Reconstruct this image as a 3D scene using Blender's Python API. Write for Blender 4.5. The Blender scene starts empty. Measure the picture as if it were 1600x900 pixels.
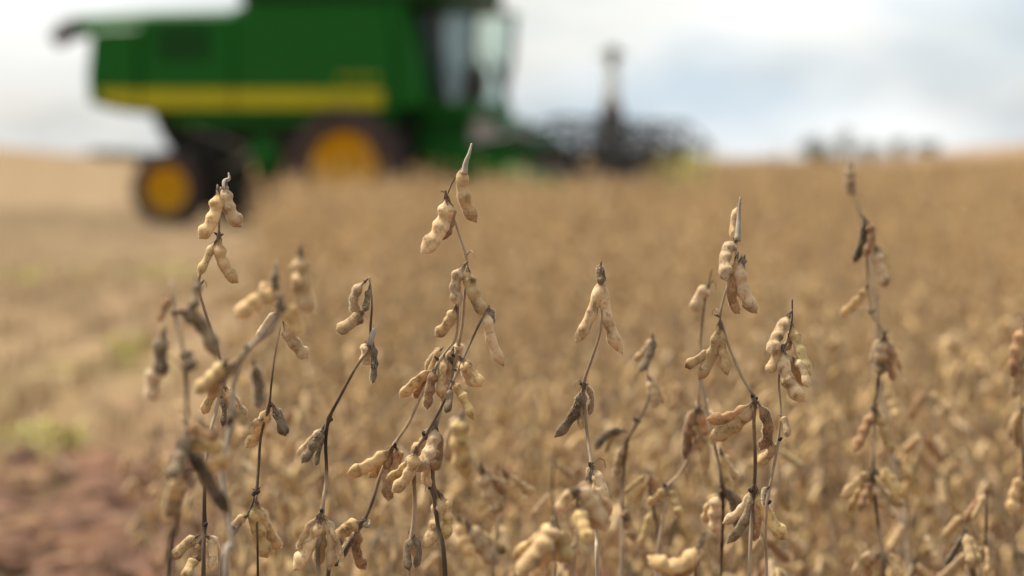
import bpy, math, random
from math import sin, cos, pi, radians, sqrt, atan
from mathutils import Vector, Matrix, Euler, noise

random.seed(7)
scene = bpy.context.scene
COL = scene.collection

# ------------------------------------------------------------------ camera
F = 1600 * 100.0 / 36.0            # focal length in photograph pixels
HY = 243.0                         # row of the true horizon
CAM = Vector((0, 0, 0.97))
PITCH = atan((450 - HY) / F)
FOCUS = 2.47
cam_d = bpy.data.cameras.new('camera')
cam_d.lens = 100; cam_d.sensor_width = 36
cam_d.clip_start = 0.05; cam_d.clip_end = 6000
cam_d.dof.use_dof = True
cam_d.dof.focus_distance = FOCUS
cam_d.dof.aperture_fstop = 4.4
cam = bpy.data.objects.new('camera', cam_d)
cam.location = CAM
cam.rotation_euler = (radians(90) - PITCH, 0, 0)
COL.objects.link(cam)
scene.camera = cam

# ------------------------------------------------------------------ sky, sun, exposure
SUN_EL, SUN_AZ = radians(58), radians(-60)      # azimuth from +Y towards +X
world = bpy.data.worlds.new('World'); scene.world = world
world.use_nodes = True
wt = world.node_tree; wn = wt.nodes; wl = wt.links
wn.clear()
w_out = wn.new('ShaderNodeOutputWorld'); w_bg = wn.new('ShaderNodeBackground')
w_bg.inputs['Strength'].default_value = 0.1
sky = wn.new('ShaderNodeTexSky'); sky.sky_type = 'NISHITA'; sky.sun_disc = False
sky.sun_elevation = SUN_EL; sky.sun_rotation = SUN_AZ
sky.air_density = 1.2; sky.dust_density = 2.0
w_tc = wn.new('ShaderNodeTexCoord'); w_mp = wn.new('ShaderNodeMapping')
w_mp.inputs['Scale'].default_value = (1.0, 1.0, 2.6)
w_mp.inputs['Location'].default_value = (0.37, 0.2, 0.1)
w_n1 = wn.new('ShaderNodeTexNoise'); w_n1.inputs['Scale'].default_value = 5.0
w_n1.inputs['Detail'].default_value = 6; w_n1.inputs['Roughness'].default_value = 0.55
w_r1 = wn.new('ShaderNodeValToRGB')                # how much cloud covers the blue
w_r1.color_ramp.elements[0].position = 0.30; w_r1.color_ramp.elements[0].color = (0.42, 0.42, 0.42, 1)
w_r1.color_ramp.elements[1].position = 0.60; w_r1.color_ramp.elements[1].color = (0.97, 0.97, 0.97, 1)
w_n2 = wn.new('ShaderNodeTexNoise'); w_n2.inputs['Scale'].default_value = 9.0
w_n2.inputs['Detail'].default_value = 5
w_r2 = wn.new('ShaderNodeValToRGB')                # lit cloud tops and greyer bases
w_r2.color_ramp.elements[0].position = 0.36; w_r2.color_ramp.elements[0].color = (4.7, 5.5, 6.1, 1)
w_r2.color_ramp.elements[1].position = 0.60; w_r2.color_ramp.elements[1].color = (7.7, 7.75, 7.65, 1)
w_mx = wn.new('ShaderNodeMix'); w_mx.data_type = 'RGBA'
wl.new(w_tc.outputs['Generated'], w_mp.inputs['Vector'])
wl.new(w_mp.outputs['Vector'], w_n1.inputs['Vector']); wl.new(w_mp.outputs['Vector'], w_n2.inputs['Vector'])
wl.new(w_n1.outputs['Fac'], w_r1.inputs['Fac']); wl.new(w_n2.outputs['Fac'], w_r2.inputs['Fac'])
wl.new(w_r1.outputs['Color'], w_mx.inputs['Factor'])
wl.new(sky.outputs['Color'], w_mx.inputs['A']); wl.new(w_r2.outputs['Color'], w_mx.inputs['B'])
wl.new(w_mx.outputs['Result'], w_bg.inputs['Color']); wl.new(w_bg.outputs['Background'], w_out.inputs['Surface'])

sun_d = bpy.data.lights.new('sun', 'SUN'); sun_d.energy = 5.0
sun_d.angle = radians(3); sun_d.color = (1.0, 0.93, 0.80)
sun = bpy.data.objects.new('sun', sun_d); COL.objects.link(sun)
sdir = Vector((sin(SUN_AZ) * cos(SUN_EL), cos(SUN_AZ) * cos(SUN_EL), sin(SUN_EL)))
sun.rotation_euler = sdir.to_track_quat('Z', 'Y').to_euler()
sun.location = sdir * 50

scene.view_settings.view_transform = 'Standard'
scene.view_settings.look = 'None'
scene.view_settings.exposure = 0.5
scene.view_settings.gamma = 1.0
scene.view_settings.use_curve_mapping = False
scene.render.engine = 'CYCLES'
scene.cycles.use_denoising = True
scene.cycles.max_bounces = 6
scene.cycles.transparent_max_bounces = 12


# ------------------------------------------------------------------ helpers
def unproject(px, py, depth):
    """World point at ground distance DEPTH (its Y) seen at photograph pixel (px, py)."""
    dx, dy = (px - 800) / F, -(py - 450) / F
    d = Vector((dx, cos(PITCH) + dy * sin(PITCH), -sin(PITCH) + dy * cos(PITCH)))
    return CAM + d * (depth / d.y)


def tag(o, label=None, cat=None, group=None, kind=None):
    if label: o['label'] = label
    if cat: o['category'] = cat
    if group: o['group'] = group
    if kind: o['kind'] = kind
    return o


def empty(name, loc=(0, 0, 0), rz=0.0, parent=None):
    o = bpy.data.objects.new(name, None)
    o.empty_display_size = 0.1
    COL.objects.link(o); o.location = loc; o.rotation_euler = (0, 0, rz)
    o.parent = parent
    return o


def link(name, me, parent=None, mw=None):
    o = bpy.data.objects.new(name, me); COL.objects.link(o)
    o.parent = parent
    if mw is not None: o.matrix_basis = mw
    return o


class MB:
    """Collects vertices and faces; build() links them as one mesh object."""
    def __init__(s):
        s.v = []; s.f = []; s.m = []; s.sm = []

    def add(s, vs, fs, mat=0, smooth=False):
        b = len(s.v)
        s.v.extend([tuple(p) for p in vs])
        for f in fs:
            s.f.append([i + b for i in f]); s.m.append(mat); s.sm.append(smooth)

    def box(s, x0, x1, y0, y1, z0, z1, mat=0, c=0.0):
        if c <= 0:
            vs = [(x, y, z) for z in (z0, z1) for y in (y0, y1) for x in (x0, x1)]
            s.add(vs, [(0, 2, 3, 1), (4, 5, 7, 6), (0, 1, 5, 4), (2, 6, 7, 3), (0, 4, 6, 2), (1, 3, 7, 5)], mat)
        else:
            s.prism([(x0 + c, z0), (x1 - c, z0), (x1, z0 + c), (x1, z1 - c), (x1 - c, z1), (x0 + c, z1), (x0, z1 - c), (x0, z0 + c)], y0, y1, mat, c)

    def prism(s, prof, y0, y1, mat=0, c=0.0):
        """Side profile of (x, z) points pushed from y0 to y1, its side edges chamfered by c."""
        n = len(prof)
        cx = sum(p[0] for p in prof) / n; cz = sum(p[1] for p in prof) / n
        def shr(p):
            dx, dz = cx - p[0], cz - p[1]; l = sqrt(dx * dx + dz * dz) or 1
            return (p[0] + dx / l * c, p[1] + dz / l * c)
        rows = []
        if c > 0:
            rows = [[(shr(p)[0], y0, shr(p)[1]) for p in prof], [(p[0], y0 + c, p[1]) for p in prof],
                    [(p[0], y1 - c, p[1]) for p in prof], [(shr(p)[0], y1, shr(p)[1]) for p in prof]]
        else:
            rows = [[(p[0], y0, p[1]) for p in prof], [(p[0], y1, p[1]) for p in prof]]
        vs = [q for r in rows for q in r]; fs = []
        for k in range(len(rows) - 1):
            for i in range(n):
                j = (i + 1) % n
                fs.append((k * n + i, k * n + j, (k + 1) * n + j, (k + 1) * n + i))
        fs.append(tuple(range(n - 1, -1, -1))); fs.append(tuple((len(rows) - 1) * n + i for i in range(n)))
        s.add(vs, fs, mat)

    def tube(s, pts, rad, seg=8, mat=0, smooth=True, cap=True):
        pts = [Vector(p) for p in pts]; n = len(pts)
        rads = rad if isinstance(rad, (list, tuple)) else [rad] * n
        vs = []; fs = []
        ref = Vector((0.31, 0.22, 0.93))
        t0 = (pts[1] - pts[0]).normalized()
        if abs(t0.dot(ref)) > 0.9: ref = Vector((0.9, -0.4, 0.1))
        u = t0.cross(ref).normalized()
        for i, p in enumerate(pts):
            t = (pts[min(i + 1, n - 1)] - pts[max(i - 1, 0)]).normalized()
            u = (u - t * u.dot(t)).normalized(); w = t.cross(u)
            for k in range(seg):
                a = 2 * pi * k / seg
                vs.append(p + (u * cos(a) + w * sin(a)) * rads[i])
        for i in range(n - 1):
            for k in range(seg):
                k2 = (k + 1) % seg
                fs.append((i * seg + k, i * seg + k2, (i + 1) * seg + k2, (i + 1) * seg + k))
        if cap:
            fs.append(tuple(range(seg - 1, -1, -1))); fs.append(tuple((n - 1) * seg + k for k in range(seg)))
        s.add(vs, fs, mat, smooth)

    def lathe_y(s, prof, cx, cz, seg=32, mat=0, smooth=True):
        """Profile of (radius, y) points turned round an axle along Y through (cx, cz)."""
        vs = []; fs = []; n = len(prof)
        for k in range(seg):
            a = 2 * pi * k / seg
            for r, y in prof: vs.append((cx + r * cos(a), y, cz + r * sin(a)))
        for k in range(seg):
            k2 = (k + 1) % seg
            for i in range(n - 1):
                fs.append((k * n + i, k * n + i + 1, k2 * n + i + 1, k2 * n + i))
        s.add(vs, fs, mat, smooth)

    def mesh(s, name, mats):
        me = bpy.data.meshes.new(name)
        me.from_pydata(s.v, [], s.f)
        for m in (mats if isinstance(mats, (list, tuple)) else [mats]): me.materials.append(m)
        me.polygons.foreach_set('material_index', s.m)
        me.polygons.foreach_set('use_smooth', s.sm)
        me.update()
        return me

    def build(s, name, mats, parent=None):
        return link(name, s.mesh(name, mats), parent)


# ------------------------------------------------------------------ materials
def nodes(name):
    m = bpy.data.materials.new(name); m.use_nodes = True
    nt = m.node_tree
    return m, nt, nt.nodes['Principled BSDF']


def ramp(nt, fac, stops):
    r = nt.nodes.new('ShaderNodeValToRGB')
    el = r.color_ramp.elements
    while len(el) < len(stops): el.new(0.5)
    for e, (p, c) in zip(el, stops):
        e.position = p; e.color = (c[0], c[1], c[2], 1)
    nt.links.new(fac, r.inputs['Fac'])
    return r.outputs['Color']


def tex_noise(nt, scale, detail=4, rough=0.55, coord='Object', sc=(1, 1, 1), rnd=False):
    tc = nt.nodes.new('ShaderNodeTexCoord'); mp = nt.nodes.new('ShaderNodeMapping')
    mp.inputs['Scale'].default_value = sc
    nt.links.new(tc.outputs[coord], mp.inputs['Vector'])
    v = mp.outputs['Vector']
    if rnd:                                   # every object starts elsewhere in the pattern
        oi = nt.nodes.new('ShaderNodeObjectInfo')
        ml = nt.nodes.new('ShaderNodeMath'); ml.operation = 'MULTIPLY'; ml.inputs[1].default_value = 37.0
        nt.links.new(oi.outputs['Random'], ml.inputs[0])
        ad = nt.nodes.new('ShaderNodeVectorMath'); ad.operation = 'ADD'
        nt.links.new(v, ad.inputs[0]); nt.links.new(ml.outputs[0], ad.inputs[1]); v = ad.outputs[0]
    n = nt.nodes.new('ShaderNodeTexNoise')
    n.inputs['Scale'].default_value = scale; n.inputs['Detail'].default_value = detail
    n.inputs['Roughness'].default_value = rough
    nt.links.new(v, n.inputs['Vector'])
    return n.outputs['Fac']


def mixc(nt, fac, a, b, blend='MIX'):
    x = nt.nodes.new('ShaderNodeMix'); x.data_type = 'RGBA'; x.blend_type = blend
    for k, v in (('Factor', fac), ('A', a), ('B', b)):
        if isinstance(v, (int, float)): x.inputs[k].default_value = v
        elif isinstance(v, tuple): x.inputs[k].default_value = (*v, 1)
        else: nt.links.new(v, x.inputs[k])
    return x.outputs['Result']


def bump(nt, b, fac, strength, dist=0.001):
    n = nt.nodes.new('ShaderNodeBump'); n.inputs['Strength'].default_value = strength
    n.inputs['Distance'].default_value = dist
    nt.links.new(fac, n.inputs['Height']); nt.links.new(n.outputs['Normal'], b.inputs['Normal'])


def pod_mat(name, light, mid, dark):
    m, nt, b = nodes(name)
    big = tex_noise(nt, 48, 4, 0.6, rnd=True)
    fine = tex_noise(nt, 170, 6, 0.7, rnd=True)
    c = ramp(nt, big, [(0.30, dark), (0.45, mid), (0.60, light)])
    sp = ramp(nt, fine, [(0.34, (0.30, 0.24, 0.19)), (0.50, (1, 1, 1))])
    c = mixc(nt, 0.75, c, sp, 'MULTIPLY')
    oi = nt.nodes.new('ShaderNodeObjectInfo')
    v = ramp(nt, oi.outputs['Random'], [(0.0, (0.74, 0.72, 0.71)), (0.5, (1.0, 0.98, 0.95)), (1.0, (1.25, 1.20, 1.10))])
    c = mixc(nt, 1.0, c, v, 'MULTIPLY')
    b.inputs['Specular IOR Level'].default_value = 0.3
    nt.links.new(c, b.inputs['Base Color'])
    b.inputs['Roughness'].default_value = 0.75
    b.inputs['Sheen Weight'].default_value = 0.28
    b.inputs['Sheen Roughness'].default_value = 0.4
    b.inputs['Sheen Tint'].default_value = (1, 0.93, 0.8, 1)
    bump(nt, b, fine, 0.5, 0.0012)
    return m


POD = [pod_mat('pod_tan', (0.67, 0.465, 0.235), (0.52, 0.345, 0.155), (0.17, 0.095, 0.038)),
       pod_mat('pod_golden', (0.62, 0.445, 0.20), (0.48, 0.325, 0.13), (0.18, 0.10, 0.035)),
       pod_mat('pod_dark', (0.26, 0.195, 0.12), (0.12, 0.085, 0.048), (0.045, 0.031, 0.018)),
       pod_mat('pod_pale', (0.69, 0.51, 0.305), (0.53, 0.37, 0.20), (0.19, 0.12, 0.055)),
       pod_mat('pod_russet', (0.44, 0.26, 0.125), (0.30, 0.16, 0.07), (0.13, 0.06, 0.022))]


def simple(name, col, rough=0.6, metal=0.0, var=None, nscale=6.0, **kw):
    m, nt, b = nodes(name)
    if var is not None:
        c = ramp(nt, tex_noise(nt, nscale, 5, 0.6), [(0.35, var), (0.65, col)])
        nt.links.new(c, b.inputs['Base Color'])
    else:
        b.inputs['Base Color'].default_value = (*col, 1)
    b.inputs['Roughness'].default_value = rough; b.inputs['Metallic'].default_value = metal
    for k, v in kw.items(): b.inputs[k].default_value = v
    return m


def stem_mat():
    m, nt, b = nodes('stem_bark')
    f = tex_noise(nt, 9, 3, 0.5, sc=(1, 1, 0.9), rnd=True)
    c = ramp(nt, f, [(0.38, (0.052, 0.032, 0.018)), (0.47, (0.15, 0.10, 0.056)), (0.56, (0.44, 0.33, 0.21))])
    st = tex_noise(nt, 300, 4, 0.6, sc=(1, 1, 0.15))
    c = mixc(nt, 0.5, c, ramp(nt, st, [(0.35, (0.4, 0.36, 0.33)), (0.6, (1, 1, 1))]), 'MULTIPLY')
    nt.links.new(c, b.inputs['Base Color'])
    b.inputs['Roughness'].default_value = 0.8
    b.inputs['Sheen Weight'].default_value = 0.08
    b.inputs['Specular IOR Level'].default_value = 0.2
    bump(nt, b, st, 0.5, 0.0008)
    return m


STEM = stem_mat()
STEM_PALE = simple('stem_pale', (0.46, 0.38, 0.28), 0.8, 0, (0.24, 0.19, 0.135), 60)
NUB = simple('node_bark', (0.055, 0.036, 0.024), 0.9, 0, (0.025, 0.017, 0.012), 90)
HAIR = simple('pod_hair', (0.66, 0.52, 0.34), 0.6)
CALYX = simple('calyx_dry', (0.20, 0.14, 0.085), 0.85, 0, (0.09, 0.06, 0.04), 200)


# ------------------------------------------------------------------ terrain
def sstep(a, b, x):
    t = max(0.0, min(1.0, (x - a) / (b - a)))
    return t * t * (3 - 2 * t)


def terrain(x, y):
    d = max(-48.0, min(48.0, x - 8.0))
    c = 0.0012 if d < 0 else 0.0017
    z = sstep(46, 170, y) * (-0.55 + c * d * d)
    z -= 0.012 * max(0.0, y - 175) * (1 if y < 500 else 500 / y)
    return z


def soy_edge(y):
    return -0.30 - (y - 2.47) * 0.0813


def is_soy(x, y):
    wob = 0.12 * noise.noise(Vector((0.0, y * 0.8, 3.0)))
    if y < 34.8: return x > soy_edge(y) + wob
    if y < 50: return x > 2.5 + 0.287 * (y - 36)
    return x > -2.0 - 0.02 * y + 3.0


def axis(parts):
    out = []
    for a, b, n in parts:
        out += [a + (b - a) * i / n for i in range(n)]
    out.append(parts[-1][1])
    return out


def build_ground():
    xs = axis([(-2500, -300, 8), (-300, -60, 14), (-60, -8, 40), (-8, 3, 110), (3, 60, 50), (60, 300, 14), (300, 2500, 8)])
    ys = axis([(-30, 4, 12), (4, 16, 120), (16, 50, 130), (50, 200, 60), (200, 600, 20), (600, 4500, 14)])
    vs = []; fs = []
    for y in ys:
        for x in xs:
            z = terrain(x, y)
            if 3 < y < 60 and -14 < x < 5:
                p = Vector((x * 1.6, y * 1.1, 0))
                z += (0.035 + 0.045 * (1 - sstep(8, 14, y))) * noise.fractal(p, 1.0, 2.0, 4) + 0.03 * abs(noise.noise(p * 3.1))
                z -= 0.03
            vs.append((x, y, z))
    nx = len(xs)
    for j in range(len(ys) - 1):
        for i in range(nx - 1):
            fs.append((j * nx + i, j * nx + i + 1, (j + 1) * nx + i + 1, (j + 1) * nx + i))
    m, nt, b = nodes('field_soil')
    geo = nt.nodes.new('ShaderNodeNewGeometry'); sep = nt.nodes.new('ShaderNodeSeparateXYZ')
    nt.links.new(geo.outputs['Position'], sep.inputs['Vector'])
    lump = tex_noise(nt, 1.1, 5, 0.6)
    fine = tex_noise(nt, 14, 5, 0.65)
    patch = tex_noise(nt, 0.32, 3, 0.5, sc=(1, 1.4, 1))
    soil = ramp(nt, lump, [(0.38, (0.055, 0.026, 0.014)), (0.5, (0.14, 0.067, 0.036)), (0.62, (0.24, 0.13, 0.07))])
    straw = ramp(nt, lump, [(0.36, (0.18, 0.112, 0.055)), (0.5, (0.35, 0.23, 0.12)), (0.64, (0.46, 0.315, 0.17))])
    # bare red wheel lane close by, straw-strewn stubble beyond it
    yy = nt.nodes.new('ShaderNodeMath'); yy.operation = 'MULTIPLY_ADD'
    nt.links.new(patch, yy.inputs[0]); yy.inputs[1].default_value = -9.0
    nt.links.new(sep.outputs['Y'], yy.inputs[2])
    mr = nt.nodes.new('ShaderNodeMapRange'); nt.links.new(yy.outputs[0], mr.inputs['Value'])
    mr.inputs['From Min'].default_value = 3.6; mr.inputs['From Max'].default_value = 8.6
    c = mixc(nt, mr.outputs['Result'], soil, straw)
    gr = tex_noise(nt, 0.55, 4, 0.6, sc=(1.5, 0.5, 1))
    gf = ramp(nt, gr, [(0.52, (0, 0, 0)), (0.66, (0.28, 0.28, 0.28))])
    c = mixc(nt, gf, c, (0.30, 0.29, 0.06))
    c = mixc(nt, 0.55, c, ramp(nt, fine, [(0.3, (0.5, 0.48, 0.46)), (0.62, (1.1, 1.1, 1.1))]), 'MULTIPLY')
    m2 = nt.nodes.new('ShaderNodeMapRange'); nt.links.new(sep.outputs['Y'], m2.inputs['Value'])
    m2.inputs['From Min'].default_value = 43; m2.inputs['From Max'].default_value = 50      # far ground darkened in its colour, standing in for shade among straw
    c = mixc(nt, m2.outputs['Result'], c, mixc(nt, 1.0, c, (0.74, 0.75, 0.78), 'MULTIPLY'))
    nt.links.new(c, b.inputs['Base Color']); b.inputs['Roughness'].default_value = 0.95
    b.inputs['Specular IOR Level'].default_value = 0.15
    bump(nt, b, fine, 0.8, 0.03)
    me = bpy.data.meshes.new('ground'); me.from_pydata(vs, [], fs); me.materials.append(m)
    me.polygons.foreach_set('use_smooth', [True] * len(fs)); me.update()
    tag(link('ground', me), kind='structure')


build_ground()


# ------------------------------------------------------------------ soybean pods
def pod_geo(mb, p0, p1, p2, wid, mat=0, n=3, rings=22, seg=12, face=Vector((0, -1, 0)), roll=0.0, hairs=0, hair_mat=1, rnd=random, thick=0.72):
    """A pod along the quadratic curve p0-p1-p2: swellings over N seeds, a stalk end and a small beak."""
    p0, p1, p2 = Vector(p0), Vector(p1), Vector(p2)
    t_seed = [0.27 + 0.53 * i / max(1, n - 1) for i in range(n)] if n > 1 else [0.5]
    sw = [rnd.uniform(0.55, 1.12) for _ in t_seed]
    t_seed = [q + rnd.uniform(-0.025, 0.025) for q in t_seed]
    wav = rnd.choice((-1, 1)) * rnd.uniform(0.08, 0.2)
    vs = []; fr = []
    for i in range(rings + 1):
        t = i / rings
        c = p0 * (1 - t) ** 2 + p1 * (2 * t * (1 - t)) + p2 * t * t
        tg = ((p1 - p0) * (1 - t) + (p2 - p1) * t)
        tg = tg.normalized() if tg.length > 1e-9 else Vector((0, 0, -1))
        side = tg.cross(face)
        side = side.normalized() if side.length > 1e-6 else Vector((1, 0, 0))
        nrm = side.cross(tg).normalized()
        a = roll
        u = side * cos(a) + nrm * sin(a); w = nrm * cos(a) - side * sin(a)
        env = min(1.0, 0.10 + 0.90 * sstep(0.03, 0.22, t)) * (1.0 if t < 0.87 else max(0.13 if t < 0.97 else 0.04, sqrt(max(0.0, 1 - ((t - 0.87) / 0.10) ** 2))))
        bmp = max(s * math.exp(-((t - ts) / (0.52 / n * 0.48)) ** 2) for ts, s in zip(t_seed, sw))
        r = wid * 0.5 * env
        ru = r * (0.77 + 0.25 * bmp); rw = r * thick * (0.50 + 0.52 * bmp)
        c = c + u * (r * wav * (bmp - 0.6))
        ru *= rnd.uniform(0.97, 1.03); rw *= rnd.uniform(0.94, 1.05)
        fr.append((c, u, w, ru, rw, tg))
        for k in range(seg):
            th = 2 * pi * k / seg
            cu = cos(th); cw = sin(th)
            edge = 1.0 + 0.07 * abs(cu) ** 6          # the two seams stand a little proud
            vs.append(c + u * (ru * cu * edge) + w * (rw * cw))
    fs = []
    for i in range(rings):
        for k in range(seg):
            k2 = (k + 1) % seg
            fs.append((i * seg + k, i * seg + k2, (i + 1) * seg + k2, (i + 1) * seg + k))
    fs.append(tuple(range(seg - 1, -1, -1))); fs.append(tuple(rings * seg + k for k in range(seg)))
    mb.add(vs, fs, mat, True)
    hv = []; hf = []
    for _ in range(hairs):
        i = rnd.randint(1, rings - 1); c, u, w, ru, rw, tg = fr[i]
        th = rnd.uniform(0, 2 * pi)
        d = (u * cos(th) / max(ru, 1e-5) + w * sin(th) / max(rw, 1e-5)).normalized()
        p = c + u * ru * cos(th) + w * rw * sin(th) + tg * rnd.uniform(-0.001, 0.001)
        q = tg.cross(d) * 0.000085
        l = rnd.uniform(0.0007, 0.0017)
        k = len(hv)
        hv += [p - q, p + q, p + d * l + tg * (l * rnd.uniform(0.2, 0.9))]
        hf.append((k, k + 1, k + 2))
    if hv: mb.add(hv, hf, hair_mat)


def calyx_mesh():
    mb = MB(); n = 6
    mb.tube([(0, 0, 0.004), (0, 0, 0.001), (0, 0, -0.002)], [0.0007, 0.0011, 0.0019], 6, 0)
    for k in range(5):
        a = 2 * pi * k / 5
        d = Vector((cos(a), sin(a), 0)); t = Vector((-sin(a), cos(a), 0))
        mb.add([d * 0.0018 + t * 0.0009 + Vector((0, 0, -0.0015)), d * 0.0018 - t * 0.0009 + Vector((0, 0, -0.0015)), d * 0.0036 + Vector((0, 0, -0.0066))], [(0, 1, 2)], 0)
    return mb.mesh('calyx', CALYX)


CALYX_ME = calyx_mesh()


def smooth_path(pts, sub=6):
    pts = [Vector(p) for p in pts]
    if len(pts) < 3: return pts
    q = [pts[0] * 2 - pts[1]] + pts + [pts[-1] * 2 - pts[-2]]
    out = []
    for i in range(1, len(q) - 2):
        for k in range(sub):
            t = k / sub
            a, b, c, d = q[i - 1], q[i], q[i + 1], q[i + 2]
            out.append(0.5 * ((2 * b) + (c - a) * t + (2 * a - 5 * b + 4 * c - d) * t * t + (3 * b - a - 3 * c + d) * t ** 3))
    out.append(pts[-1])
    return out


def stem_geo(mb, path, r0, r1, node_ids=(), mat=0, nub=1, rnd=random, seg=8):
    n = len(path)
    rads = []
    for i in range(n):
        r = r0 + (r1 - r0) * i / (n - 1)
        for k in node_ids:
            r *= 1 + 0.55 * math.exp(-((i - k) / 1.0) ** 2)
        rads.append(r * rnd.uniform(0.93, 1.07))
    mb.tube(path, rads, seg, mat)
    for k in node_ids:                                    # stubs left where leaf stalks broke off
        k = max(0, min(n - 1, k))
        for _ in range(rnd.randint(1, 3)):
            a = rnd.uniform(0, 2 * pi); d = Vector((cos(a), sin(a), rnd.uniform(0.2, 1.0)))
            p = path[k] + Vector((0, 0, rnd.uniform(-0.002, 0.002)))
            mb.tube([p, p + d * rads[k] * 1.4, p + d * rnd.uniform(0.0026, 0.0055)], [rads[k] * 0.85, rads[k] * 0.6, rads[k] * 0.22], 5, nub)
        if rnd.random() < 0.4:                            # a dry wisp of leaf stalk or raceme
            a = rnd.uniform(0, 2 * pi); l = rnd.uniform(0.008, 0.022); o = Vector((cos(a), sin(a), 0))
            p = path[k]
            mb.tube([p, p + o * l * 0.5 + Vector((0, 0, l * 0.5)), p + o * l * 0.9 + Vector((0, 0, l * 0.3)), p + o * l + Vector((0, 0, -l * 0.2))], [0.0006, 0.0005, 0.0004, 0.0002], 5, mat)


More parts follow.
